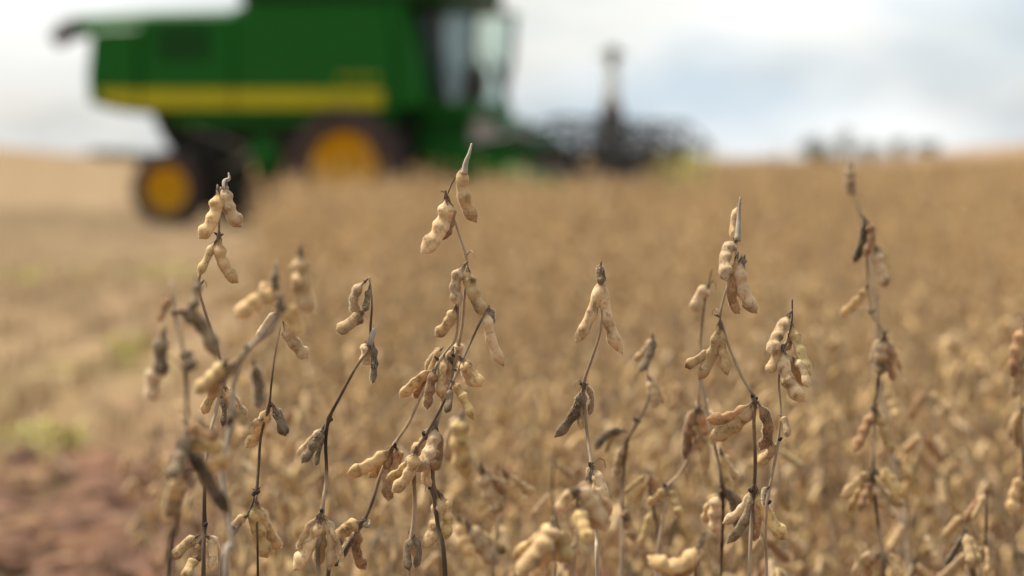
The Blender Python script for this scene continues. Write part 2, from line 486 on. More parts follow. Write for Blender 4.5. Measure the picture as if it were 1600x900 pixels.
# ------------------------------------------------------------------ the plants in and near the plane of focus
T, G, D_, P_, R_ = 0, 1, 2, 3, 4
HEROES = [
 dict(d=2.47, label='tall leftmost soybean plant in focus, its tip in front of the rear wheel',
  stems=[([(345, 292), (343, 330), (341, 370), (331, 392), (318, 415), (310, 446), (319, 482), (332, 524), (345, 565), (346, 603), (338, 640), (326, 690), (320, 760), (319, 822), (318, 905)], 1.0, 1.5, [2, 5, 9, 13])],
  tips=[((353, 296), (351, 284), (358, 279), (357, 270))],
  pods=[(353, 288, 357, 322, 377, 355, 21, P_), (340, 296, 333, 338, 311, 373, 20, T), (343, 370, 348, 408, 373, 442, 20, T), (336, 378, 324, 402, 311, 430, 13, G),
        (345, 603, 328, 622, 318, 648, 16, T), (351, 604, 362, 632, 379, 669, 17, T), (346, 620, 350, 640, 348, 668, 10, D_),
        (308, 838, 289, 853, 267, 874, 18, T), (314, 846, 309, 862, 306, 880, 17, R_), (306, 872, 298, 884, 288, 904, 18, G), (324, 838, 334, 862, 330, 893, 15, P_)]),
 dict(d=1.93, label='blurred grey-brown soybean plant at the left edge, closest to the camera',
  stems=[([(268, 440), (273, 492), (283, 530), (290, 580), (292, 640), (291, 690), (286, 740), (276, 820), (264, 905)], 1.0, 1.6, [1, 3, 5])],
  pods=[(276, 488, 312, 506, 341, 562, 26, D_), (257, 516, 250, 556, 259, 588, 22, D_), (286, 545, 294, 562, 300, 578, 20, D_), (306, 438, 306, 460, 300, 484, 17, D_), (268, 462, 257, 480, 248, 503, 12, R_),
        (243, 570, 239, 598, 236, 626, 24, P_), (292, 672, 282, 712, 262, 750, 26, D_), (292, 690, 318, 696, 352, 700, 22, G), (292, 700, 322, 745, 358, 806, 26, D_), (290, 742, 272, 772, 268, 812, 24, T),
        (288, 660, 316, 676, 345, 682, 20, R_), (295, 735, 330, 728, 358, 716, 22, T)]),
 dict(d=1.99, pale=True, label='blurred soybean plant nearer than the sharp ones, with a pale forked stem',
  stems=[([(432, 408), (433, 440), (440, 480), (420, 520), (386, 548), (368, 590), (360, 660), (348, 740), (362, 850), (352, 905)], 1.3, 2.0, [2, 4, 6]),
         ([(386, 548), (402, 530), (440, 480)], 1.5, 1.2, [0])],
  pods=[(436, 462, 404, 470, 368, 498, 25, T), (470, 392, 470, 440, 486, 492, 26, T), (468, 400, 462, 425, 466, 450, 14, P_), (440, 482, 458, 498, 458, 526, 26, G), (352, 565, 332, 588, 304, 612, 24, G),
        (396, 566, 404, 602, 404, 640, 18, D_), (376, 560, 352, 586, 346, 602, 16, D_), (431, 418, 429, 440, 431, 452, 12, D_), (440, 470, 420, 455, 405, 452, 20, P_), (362, 640, 376, 660, 382, 690, 18, T)]),
 dict(d=2.49, label='short sharp soybean plant with a thin dark stem, left of the crooked one',
  stems=[([(438, 510), (429, 560), (424, 600), (420, 636), (408, 680), (404, 730), (400, 770), (388, 802), (368, 828), (352, 866), (346, 905)], 0.9, 1.5, [3, 6, 8]),
         ([(400, 770), (402, 830), (403, 905)], 0.9, 1.3, [0])],
  pods=[(434, 487, 420, 505, 404, 529, 15, P_), (444, 508, 458, 534, 482, 560, 19, P_), (420, 636, 407, 668, 385, 700, 19, T), (427, 634, 437, 656, 446, 682, 17, D_), (400, 783, 403, 828, 419, 872, 24, G), (384, 806, 372, 816, 360, 832, 14, T),
        (409, 655, 398, 664, 388, 680, 12, P_)]),
 dict(d=2.46, label='crooked soybean plant with a bare kinked stem and two pale pods at its top left',
  stems=[([(577, 433), (581, 470), (579, 510), (577, 543), (556, 574), (530, 622), (514, 655), (509, 690), (510, 745), (503, 800), (500, 840), (498, 905)], 1.0, 1.6, [3, 6, 9])],
  tips=[((577, 540), (583, 520), (586, 512), (584, 508))],
  pods=[(571, 439, 553, 466, 561, 492, 17, P_), (568, 486, 549, 505, 525, 517, 20, T), (577, 448, 574, 466, 570, 488, 11, D_), (577, 535, 572, 552, 573, 570, 18, P_), (583, 535, 585, 566, 582, 600, 12, D_),
        (505, 668, 491, 694, 471, 724, 15, D_), (506, 676, 498, 702, 494, 728, 11, D_), (500, 808, 484, 848, 459, 892, 24, P_), (496, 806, 478, 836, 468, 862, 15, T), (504, 806, 519, 842, 514, 892, 17, P_),
        (508, 812, 531, 858, 531, 892, 8, P_)]),
 dict(d=2.48, label='soybean plant leaning right behind the tallest one, with a pod reaching far left',
  stems=[([(716, 474), (713, 525), (700, 545), (686, 565), (661, 612), (639, 660), (617, 694), (596, 738), (581, 785), (567, 816), (545, 850), (528, 882), (512, 905)], 1.0, 1.7, [3, 6, 9])],
  tips=[((568, 818), (574, 822), (578, 818), (577, 812))],
  pods=[(612, 700, 582, 724, 541, 741, 21, T), (611, 704, 606, 744, 607, 784, 17, R_), (619, 700, 622, 720, 613, 744, 16, R_), (564, 815, 541, 828, 517, 853, 21, T), (563, 820, 557, 860, 572, 890, 17, R_), (560, 828, 545, 848, 532, 872, 14, D_),
        (678, 578, 652, 596, 625, 622, 18, T), (681, 574, 672, 606, 668, 640, 15, R_), (712, 480, 702, 502, 680, 527, 17, T), (694, 556, 690, 590, 688, 622, 14, T)]),
 dict(d=2.45, label='dark slanting soybean stem crossing in front of the tallest plant, ending in one pod',
  stems=[([(761, 482), (739, 527), (716, 578), (696, 622), (681, 652), (664, 682), (651, 704), (647, 745), (648, 792), (644, 840), (640, 905)], 1.0, 1.7, [2, 5, 6, 9])],
  pods=[(763, 484, 766, 526, 787, 573, 18, P_), (764, 482, 769, 492, 767, 508, 11, D_), (650, 704, 640, 738, 612, 770, 18, T), (645, 838, 636, 862, 640, 892, 13, D_), (646, 836, 654, 860, 648, 888, 11, D_), (720, 560, 736, 582, 754, 604, 19, T), (706, 596, 722, 618, 740, 656, 15, G),
        (700, 606, 702, 624, 697, 646, 12, D_)]),
 dict(d=2.47, label='tallest sharp soybean plant, left of centre, its tip in front of the green feeder house',
  stems=[([(698, 302), (712, 350), (728, 400), (730, 424), (726, 460), (722, 510), (712, 560), (698, 610), (684, 655), (677, 705), (677, 766), (684, 820), (696, 905)], 0.9, 1.7, [0, 2, 6, 10]),
         ([(699, 304), (708, 284), (721, 264)], 0.55, 0.5, [])],
  tips=[((725, 272), (728, 254), (733, 240), (737, 224))],
  pods=[(727, 254, 724, 302, 745, 348, 20, T), (697, 306, 690, 352, 657, 397, 25, P_), (703, 318, 704, 345, 690, 376, 17, R_), (726, 414, 711, 446, 720, 478, 20, P_), (731, 420, 739, 456, 759, 493, 19, T),
        (716, 535, 718, 548, 722, 566, 14, P_), (680, 664, 672, 704, 648, 738, 23, P_), (681, 668, 684, 705, 676, 736, 17, R_), (678, 705, 664, 736, 674, 760, 14, T), (682, 770, 682, 816, 662, 856, 22, T), (688, 772, 698, 806, 692, 846, 19, G),
        (690, 545, 680, 560, 672, 588, 11, T), (700, 560, 698, 590, 690, 628, 13, R_), (708, 545, 704, 575, 706, 612, 12, D_)]),
 dict(d=2.47, label='single upright soybean plant in the middle, two mottled pods forming an arrowhead',
  stems=[([(941, 416), (942, 440), (940, 500), (936, 526), (925, 560), (912, 602), (915, 650), (919, 690), (925, 728), (930, 780), (932, 840), (934, 905)], 0.9, 1.4, [5, 8])],
  pods=[(939, 430, 926, 486, 899, 536, 19, P_), (943, 430, 948, 496, 973, 553, 20, P_), (939, 412, 937, 428, 941, 446, 11, D_), (911, 602, 899, 644, 866, 684, 18, D_), (914, 606, 908, 640, 908, 672, 11, T), (915, 600, 924, 622, 920, 650, 9, R_),
        (926, 728, 940, 764, 951, 806, 17, P_), (924, 728, 922, 742, 918, 758, 12, D_), (928, 745, 934, 780, 930, 812, 15, T)]),
 dict(d=2.08, label='short blurred soybean plant with a drooping pale yellow pod, in front of the middle one',
  stems=[([(884, 778), (896, 770), (905, 800), (900, 850), (894, 905)], 1.0, 1.3, [1])],
  pods=[(898, 766, 922, 784, 947, 832, 30, P_), (900, 770, 884, 780, 874, 800, 18, T), (902, 790, 912, 820, 920, 850, 20, G)]),
 dict(d=2.05, label='blurred tan soybean pods at the bottom edge just left of the middle plant',
  stems=[([(864, 815), (868, 850), (866, 905)], 1.0, 1.2, [0])],
  pods=[(864, 818, 850, 850, 806, 902, 32, T), (868, 826, 880, 850, 890, 882, 22, G), (866, 850, 846, 878, 842, 908, 26, T)]),
 dict(d=2.50, label='sharp soybean plant right of the middle with a zigzag stem and a thin pointed tip',
  stems=[([(1152, 372), (1148, 410), (1137, 445), (1125, 492), (1129, 508), (1141, 546), (1160, 590), (1179, 624), (1178, 660), (1180, 720), (1178, 768), (1174, 820), (1170, 905)], 0.9, 1.6, [3, 7, 10])],
  tips=[((1152, 376), (1154, 350), (1155, 328), (1157, 308))],
  pods=[(1155, 322, 1147, 346, 1147, 376, 13, P_), (1150, 374, 1134, 400, 1136, 440, 20, P_), (1152, 400, 1143, 455, 1156, 490, 16, R_), (1158, 405, 1160, 450, 1183, 490, 20, P_), (1163, 402, 1160, 412, 1156, 426, 12, D_),
        (1124, 505, 1114, 550, 1091, 594, 21, T), (1112, 548, 1092, 560, 1070, 574, 15, T), (1127, 510, 1129, 548, 1137, 588, 14, G), (1177, 628, 1150, 664, 1108, 684, 22, T), (1182, 628, 1200, 668, 1188, 704, 21, R_),
        (1204, 690, 1204, 708, 1182, 722, 17, T), (1176, 762, 1168, 806, 1136, 850, 17, D_), (1182, 764, 1200, 806, 1231, 843, 21, G), (1182, 770, 1184, 810, 1178, 846, 13, R_)]),
 dict(d=2.51, label='slim soybean plant with a bare spike tip, just right of the zigzag one',
  stems=[([(1238, 468), (1237, 505), (1226, 548), (1217, 592), (1220, 640), (1216, 690), (1207, 740), (1199, 785), (1196, 840), (1198, 905)], 0.7, 1.3, [2, 5, 7])],
  pods=[(1234, 490, 1216, 522, 1204, 553, 20, P_), (1237, 506, 1250, 546, 1267, 587, 18, G), (1226, 540, 1210, 562, 1202, 584, 17, T), (1223, 546, 1230, 592, 1258, 628, 23, P_), (1236, 515, 1234, 530, 1228, 548, 12, R_), (1200, 762, 1196, 774, 1198, 792, 13, D_),
        (1220, 650, 1228, 662, 1230, 684, 11, P_), (1240, 560, 1254, 578, 1262, 606, 13, P_)]),
 dict(d=3.00, label='soft-edged soybean plant near the right, dark pods on top and a dense cluster below',
  stems=[([(1350, 340), (1354, 380), (1356, 440), (1362, 490), (1380, 522), (1374, 580), (1366, 640), (1366, 690), (1364, 738), (1370, 800), (1378, 860), (1382, 905)], 0.9, 2.0, [0, 3, 4, 6, 8])],
  pods=[(1350, 342, 1348, 376, 1334, 412, 14, D_), (1354, 345, 1362, 370, 1350, 402, 14, R_), (1368, 388, 1374, 418, 1386, 450, 18, P_), (1355, 446, 1340, 470, 1312, 494, 14, T), (1380, 526, 1376, 556, 1378, 586, 20, P_), (1384, 528, 1390, 560, 1396, 598, 12, R_),
        (1365, 640, 1350, 672, 1334, 706, 17, R_), (1369, 640, 1382, 672, 1394, 710, 17, G), (1362, 738, 1342, 752, 1314, 778, 14, T), (1360, 740, 1344, 770, 1324, 802, 17, G), (1368, 740, 1392, 750, 1404, 782, 19, G), (1366, 748, 1376, 782, 1408, 810, 18, P_), (1362, 746, 1352, 770, 1342, 800, 13, R_),
        (1376, 868, 1352, 874, 1336, 904, 18, P_), (1380, 868, 1396, 880, 1404, 905, 18, T)]),
 dict(d=3.45, pale=True, label='faint pale-tipped soybean plant behind and above the right-hand one',
  stems=[([(1330, 262), (1336, 300), (1346, 345), (1368, 470), (1374, 600), (1400, 740), (1420, 905)], 0.8, 2.0, [1, 3, 4])],
  pods=[(1330, 258, 1328, 282, 1334, 306, 17, P_), (1372, 388, 1380, 412, 1384, 446, 14, G), (1376, 600, 1396, 630, 1400, 656, 14, T), (1402, 720, 1430, 760, 1446, 800, 18, G)]),
 dict(d=2.85, label='softly blurred reddish soybean plant behind the zigzag one, on its left',
  stems=[([(1098, 545), (1092, 600), (1090, 640), (1082, 700), (1062, 740), (1042, 762), (1038, 800), (1030, 850), (1026, 905)], 1.1, 1.6, [2, 5])],
  pods=[(1088, 640, 1076, 670, 1072, 722, 18, R_), (1092, 640, 1098, 670, 1092, 706, 17, R_), (1094, 640, 1112, 652, 1124, 660, 14, P_), (1040, 762, 1028, 776, 1012, 788, 14, G), (1045, 762, 1054, 782, 1064, 808, 14, G), (1086, 660, 1100, 690, 1102, 740, 14, T)]),
 dict(d=2.10, label='blurred tan soybean pod lying level along the bottom edge, right of centre',
  stems=[([(1098, 838), (1092, 858), (1088, 905)], 0.9, 1.2, [0])],
  pods=[(1096, 846, 1058, 884, 1012, 868, 27, T), (1090, 868, 1070, 890, 1050, 900, 22, R_)]),
 dict(d=2.95, label='dim soybean plant right of the middle one with a dark sickle pod',
  stems=[([(1020, 525), (1012, 570), (1014, 620), (996, 660), (978, 700), (972, 790), (970, 905)], 1.0, 1.7, [1, 3, 4])],
  pods=[(1020, 525, 1016, 552, 1000, 582, 14, D_), (1014, 590, 1020, 612, 1024, 640, 17, P_), (976, 674, 950, 678, 930, 704, 13, D_), (978, 690, 968, 720, 962, 744, 14, T), (972, 790, 980, 815, 990, 846, 18, T)]),
 dict(d=3.05, label='blurred yellow-tan soybean plant right of the tallest one, low in the picture',
  stems=[([(724, 645), (730, 700), (752, 740), (790, 760), (776, 830), (770, 905)], 1.1, 1.8, [0, 2, 3])],
  pods=[(722, 648, 718, 690, 728, 748, 26, G), (752, 730, 764, 770, 786, 800, 20, P_), (790, 740, 806, 770, 826, 790, 22, T), (730, 820, 748, 850, 782, 884, 26, P_), (716, 810, 724, 840, 740, 870, 18, T)]),
 dict(d=3.05, label='soft dark-podded soybean plant cut by the right edge of the picture',
  stems=[([(1604, 500), (1600, 560), (1596, 640), (1600, 740), (1604, 905)], 1.1, 1.7, [0, 1, 3])],
  pods=[(1602, 510, 1588, 545, 1582, 590, 18, R_), (1600, 560, 1590, 590, 1586, 622, 16, T), (1598, 640, 1590, 668, 1594, 700, 18, G), (1600, 742, 1584, 770, 1580, 806, 18, T)]),
 dict(d=2.80, label='blurred soybean plant with a pale pod halfway between the middle and zigzag plants',
  stems=[([(1112, 420), (1106, 450), (1100, 480), (1094, 560), (1104, 640), (1128, 760), (1126, 905)], 0.8, 1.6, [1, 4, 5])],
  pods=[(1108, 444, 1094, 464, 1084, 488, 19, P_), (1126, 706, 1134, 740, 1140, 776, 17, G), (1124, 770, 1116, 800, 1120, 836, 18, P_), (1130, 760, 1146, 790, 1150, 830, 13, D_)]),
]


def hero_plant(h, k):
    rnd = random.Random(100 + k)
    d0 = h['d']; ph = rnd.uniform(0, 6.28); sc = d0 / FOCUS
    off = lambda py: 0.014 * sin(py * 0.011 + ph) + 0.006 * sin(py * 0.03 + 2 * ph)
    mm = d0 / F                                    # metres per photograph pixel at this distance
    base = unproject(h['stems'][0][0][-1][0], h['stems'][0][0][-1][1], d0)
    gx, gy = base.x + rnd.uniform(-0.04, 0.04), base.y + rnd.uniform(-0.03, 0.05)
    root = empty('soybean_plant', (gx, gy, 0))
    tag(root, h['label'], 'soybean plant', 'soybean plants standing out at the field edge')
    org = Vector((gx, gy, 0))
    P = lambda px, py, dd=0.0: unproject(px, py, d0 + off(py) + dd) - org
    for si, (pts, r0, r1, nds) in enumerate(h['stems']):
        w = [P(x, y) for x, y in pts]
        if si == 0:
            e = w[-1]
            w += [Vector((e.x * 0.6, e.y * 0.6, e.z * 0.66)), Vector((e.x * 0.25, e.y * 0.25, e.z * 0.33)), Vector((0, 0, -0.02))]
        path = smooth_path(w, 6)
        mb = MB()
        stem_geo(mb, path, r0 * 0.00092, (r1 + (0.9 if si == 0 else 0)) * 0.00088, [n * 6 for n in nds], 0, 1, rnd)
        mb.build('stem' if si == 0 else 'branch', [STEM_PALE if h.get('pale') else STEM, NUB], root)
    for tp in h.get('tips', []):
        w = smooth_path([P(x, y, -0.002) for x, y in tp], 5)
        mb = MB(); n = len(w)
        mb.tube(w, [mm * (4.5 * (1 - i / n) + 1.0) for i in range(n)], 6, 0)
        mb.build('stem_tip', [STEM_PALE], root)
    extra = []
    for p in h['pods']:                                  # pods half hidden behind the traced ones
        ln = sqrt((p[4] - p[0]) ** 2 + (p[5] - p[1]) ** 2)
        if ln > 45 and p[1] > 500 and k not in (1, 8) and rnd.random() < 0.5:
            a = rnd.choice((-1, 1)) * rnd.uniform(0.2, 0.42); sh = rnd.uniform(0.7, 0.95)
            rt = lambda x, y: (p[0] + ((x - p[0]) * cos(a) - (y - p[1]) * sin(a)) * sh, p[1] + ((x - p[0]) * sin(a) + (y - p[1]) * cos(a)) * sh)
            if rt(p[4], p[5])[1] > p[1] + 25: extra.append((p[0], p[1], *rt(p[2], p[3]), *rt(p[4], p[5]), p[6] * 0.85, rnd.choice((T, T, P_, G, R_))))
    for n_pod, (bx, by, cx, cy, tx, ty, wd, mt) in enumerate(h['pods'] + extra):
        dt = rnd.uniform(0.012, 0.026) if n_pod >= len(h['pods']) else rnd.uniform(-0.016, 0.012)
        a = P(bx, by, rnd.uniform(-0.004, 0.001)); c = P(cx, cy, dt * 0.5); b = P(tx, ty, dt)
        ctrl = c * 2 - (a + b) * 0.5
        ln = (b - a).length
        mb = MB()
        n = 3 if ln > 0.033 else 2
        pod_geo(mb, a, ctrl, b, wd * mm * 1.10, 0, n, 26, 14, Vector((0, -1, 0)), rnd.uniform(-0.7, 0.7), 1000, 1, rnd, rnd.uniform(0.7, 0.85))
        o = mb.build('pod', [POD[mt], HAIR], root)
        dirn = (ctrl - a).normalized()
        q = (-dirn).to_track_quat('Z', 'Y')
        s = wd / 20 * sc
        link('calyx', CALYX_ME, o, Matrix.LocRotScale(a - dirn * 0.0005, q, Vector((s, s, s))))
    return root


for k, h in enumerate(HEROES): hero_plant(h, k)


# ------------------------------------------------------------------ the rest of the crop
def plant_layout(rnd, height):
    """Stems as paths with radii, pods as (base, ctrl, tip, width, material)."""
    stems = []; pods = []
    lean = Vector((rnd.uniform(-0.10, 0.10), rnd.uniform(-0.10, 0.10), 1)).normalized()
    def run(p, d, length, r0, r1):
        pts = [p.copy()]; nodes_at = []
        z = 0.0; q = p.copy(); i = 0
        while z < length:
            st = rnd.uniform(0.035, 0.058); z += st
            zig = Vector((rnd.uniform(-1, 1), rnd.uniform(-1, 1), 0)) * 0.0085
            q = q + d * st + zig
            d = (d + Vector((rnd.uniform(-0.1, 0.1), rnd.uniform(-0.1, 0.1), 0.06))).normalized()
            pts.append(q.copy()); nodes_at.append(len(pts) - 1)
            if q.z > 0.14:
                for _ in range(rnd.choice([0, 1, 2, 2, 3, 3])):
                    a = rnd.uniform(0, 2 * pi)
                    out = Vector((cos(a), sin(a), 0)); ln = rnd.uniform(0.032, 0.050)
                    dn = rnd.uniform(0.6, 2.0)
                    dr = (out + Vector((0, 0, -dn))).normalized()
                    tip = q + dr * ln
                    ctrl = q + dr * ln * 0.5 + Vector((0, 0, 1)) * rnd.uniform(0.0, 0.012) + out * rnd.uniform(-0.004, 0.004)
                    pods.append((q.copy(), ctrl, tip, rnd.uniform(0.0095, 0.0125), rnd.choice([0, 0, 0, 1, 1, 1, 2, 3, 3, 4])))
        stems.append((pts, r0, r1, nodes_at))
        return pts
    main = run(Vector((0, 0, -0.02)), lean, height, 0.0026, 0.0009)
    for _ in range(rnd.choice([0, 1, 1, 2])):
        k = rnd.randint(2, 5)
        if k < len(main):
            a = rnd.uniform(0, 2 * pi)
            run(main[k], Vector((cos(a) * 0.45, sin(a) * 0.45, 1)).normalized(), (height - main[k].z) * rnd.uniform(0.6, 0.92), 0.0018, 0.0008)
    return stems, pods


# shared pod shapes: unit pods along -Z, 1 long, placed by matrix
def unit_pod(seed, rings, seg, hairs=0):
    rnd = random.Random(seed); mb = MB()
    pod_geo(mb, (0, 0, 0), (rnd.uniform(-0.16, 0.16), 0, -0.5), (0, 0, -1), 0.26, 0, 3, rings, seg, Vector((0, -1, 0)), 0, 0, 0, rnd, 0.75)
    return mb


UNITS = [[unit_pod(40 + i, 14, 8).mesh('pod', POD[m]) for i in range(3)] for m in range(5)]


def pod_matrix(b, c, t, rnd):
    d = t - b; ln = d.length
    q = (-d).to_track_quat('Z', 'Y') @ Euler((0, 0, rnd.uniform(0, 6.28))).to_quaternion()
    return Matrix.LocRotScale(b, q, Vector((ln, ln, ln)))


GRP = 'soybean plants of the blurred crop behind the sharp ones'
LAB = 'out-of-focus dry soybean plant in the crop behind the sharp front plants'


def part_plant(seed, height):
    """A crop plant whose stem and pods are objects of their own."""
    rnd = random.Random(seed)
    root = empty('soybean_plant')
    st, pods = plant_layout(rnd, height)
    for i, (pts, r0, r1, nds) in enumerate(st):
        mb = MB(); stem_geo(mb, smooth_path(pts, 2), r0, r1, [n * 2 for n in nds], 0, 1, rnd, 6)
        mb.build('stem' if i == 0 else 'branch', [STEM, NUB], root)
    for (b, c, t, w, m) in pods:
        link('pod', rnd.choice(UNITS[m]), root, pod_matrix(b, c, t, rnd))
    return root


def copy_tree(o):
    c = o.copy(); COL.objects.link(c)
    for ch in o.children:
        k = ch.copy(); COL.objects.link(k); k.parent = c; k.matrix_basis = ch.matrix_basis
    return c


def mesh_plant(seed, height, rings, seg):
    rnd = random.Random(seed); mb = MB()
    st, pods = plant_layout(rnd, height)
    for (pts, r0, r1, nds) in st:
        mb.tube(pts, [r0 + (r1 - r0) * i / (len(pts) - 1) for i in range(len(pts))], 5, 0)
    for (b, c, t, w, m) in pods:
        pod_geo(mb, b, c * 2 - (b + t) * 0.5, t, w, 1 + m, 3, rings, seg, Vector((rnd.uniform(-1, 1), rnd.uniform(-1, 1), 0.1)), 0, 0, 0, rnd, 0.75)
    return mb.mesh('soybean_plant', [STEM] + POD)


NEAR_ME = [mesh_plant(300 + i, 0.56 + 0.03 * (i % 6), 8, 6) for i in range(10)]
protos = [part_plant(500 + i, 0.56 + 0.025 * i) for i in range(6)]

rng = random.Random(21)
# jittered rows of plants through the crop; nearest ones are things of their own
def spots(y0, y1, dens, spread):
    out = []
    n = int(dens * spread * (y1 * y1 - y0 * y0))
    for _ in range(n):
        y = sqrt(rng.uniform(y0 * y0, y1 * y1)); x = rng.uniform(-1, 1) * spread * y
        if noise.noise(Vector((x * 2.3, y * 2.3, 7.0))) < -0.12 and rng.random() < 0.75: continue
        if is_soy(x, y): out.append((x, y))
    return out


near = [p for p in spots(2.85, 3.7, 60, 0.205) if p[0] > 0.12 + 0.1 * rng.random() or rng.random() < 0.75] + spots(3.7, 7.0, 60, 0.205)
near = [p for p in near if not (p[1] < 3.3 and p[0] < -0.16)]
near.sort(key=lambda p: p[1])
N_IND = 300 - len(HEROES)
for i, (x, y) in enumerate(near[:N_IND]):
    s = rng.uniform(0.82, 1.10)
    s *= 0.89 + 0.09 * sstep(0.05, 0.4, x / y * 3)
    if i < 54:
        o = protos[i] if i < len(protos) else copy_tree(protos[i % len(protos)])
    else:
        o = link('soybean_plant', NEAR_ME[i % len(NEAR_ME)])
    o.location = (x, y, terrain(x, y) - 0.01)
    o.rotation_euler = (rng.uniform(-0.08, 0.08), rng.uniform(-0.08, 0.08), rng.uniform(0, 6.28))
    o.scale = (s, s, s)
    tag(o, LAB, 'soybean plant', GRP)

rest = near[N_IND:] + spots(7.0, 14, 50, 0.22) + spots(14, 30, 32, 0.22) + spots(30, 60, 14, 0.22) + spots(60, 175, 4, 0.25)
pts = []; rot = []; scl = []; idx = []
for (x, y) in rest:
    s = rng.uniform(0.76, 1.12) * (1 + 0.22 * noise.noise(Vector((x * 1.7, y * 1.7, 2.0))))
    if rng.random() < 0.05: s *= 1.22
    s *= 0.86 + 0.27 * sstep(9, 26, y)
    far = 1.0 + 0.9 * sstep(30, 120, y)
    pts.append((x, y, terrain(x, y) - 0.01))
    rot += [rng.uniform(-0.1, 0.1), rng.uniform(-0.1, 0.1), rng.uniform(0, 6.28)]
    scl += [s * far, s * far, s * min(far, 1.15)]
    idx.append(rng.randint(0, 7))
sm = bpy.data.meshes.new('soybean_crop'); sm.from_pydata(pts, [], [])
sm.attributes.new('rot', 'FLOAT_VECTOR', 'POINT').data.foreach_set('vector', rot)
sm.attributes.new('scl', 'FLOAT_VECTOR', 'POINT').data.foreach_set('vector', scl)
sm.attributes.new('idx', 'INT', 'POINT').data.foreach_set('value', idx)
crop = link('soybean_crop', sm)
tag(crop, 'brown mass of dry soybean plants filling the field to the horizon', 'soybean crop', kind='stuff')
ng = bpy.data.node_groups.new('crop_plants', 'GeometryNodeTree')
ng.interface.new_socket('Geometry', in_out='INPUT', socket_type='NodeSocketGeometry')
ng.interface.new_socket('Geometry', in_out='OUTPUT', socket_type='NodeSocketGeometry')
gi = ng.nodes.new('NodeGroupInput'); go = ng.nodes.new('NodeGroupOutput')
iop = ng.nodes.new('GeometryNodeInstanceOnPoints'); jg = ng.nodes.new('GeometryNodeJoinGeometry')
src = [o for o in COL.objects if o.type == 'MESH' and o.data in NEAR_ME][:8]
for o in src:
    oi = ng.nodes.new('GeometryNodeObjectInfo'); oi.transform_space = 'ORIGINAL'
    oi.inputs['Object'].default_value = o; oi.inputs['As Instance'].default_value = True
    ng.links.new(oi.outputs['Geometry'], jg.inputs['Geometry'])
def named(nm, dt):
    n = ng.nodes.new('GeometryNodeInputNamedAttribute'); n.data_type = dt; n.inputs['Name'].default_value = nm
    return [s for s in n.outputs if s.enabled and s.name == 'Attribute'][0]
e2r = ng.nodes.new('FunctionNodeEulerToRotation')
ng.links.new(named('rot', 'FLOAT_VECTOR'), e2r.inputs[0])
ng.links.new(gi.outputs[0], iop.inputs['Points']); ng.links.new(jg.outputs[0], iop.inputs['Instance'])
iop.inputs['Pick Instance'].default_value = True
ng.links.new(named('idx', 'INT'), iop.inputs['Instance Index'])
ng.links.new(e2r.outputs[0], iop.inputs['Rotation']); ng.links.new(named('scl', 'FLOAT_VECTOR'), iop.inputs['Scale'])
ng.links.new(iop.outputs[0], go.inputs[0])
crop.modifiers.new('plants', 'NODES').node_group = ng


# far canopy beyond the plants that can be told apart
def far_canopy():
    xs = axis([(-5, 40, 60), (40, 160, 20)]); ys = axis([(120, 200, 40), (200, 420, 16)])
    vs = []; fs = []
    for y in ys:
        for x in xs:
            xx = x * (0.55 + y / 260.0)
            vs.append((xx, y, terrain(xx, y) + 0.60 + 0.09 * noise.noise(Vector((xx * 1.3, y * 1.3, 0)))))
    nx = len(xs)
    for j in range(len(ys) - 1):
        for i in range(nx - 1): fs.append((j * nx + i, j * nx + i + 1, (j + 1) * nx + i + 1, (j + 1) * nx + i))
    m = simple('crop_canopy', (0.34, 0.225, 0.125), 0.95, 0, (0.19, 0.12, 0.065), 1.7)
    me = bpy.data.meshes.new('soybean_canopy'); me.from_pydata(vs, [], fs); me.materials.append(m); me.update()
    tag(link('soybean_canopy', me), 'distant brown crop canopy along the right-hand horizon', 'soybean crop', kind='stuff')


far_canopy()


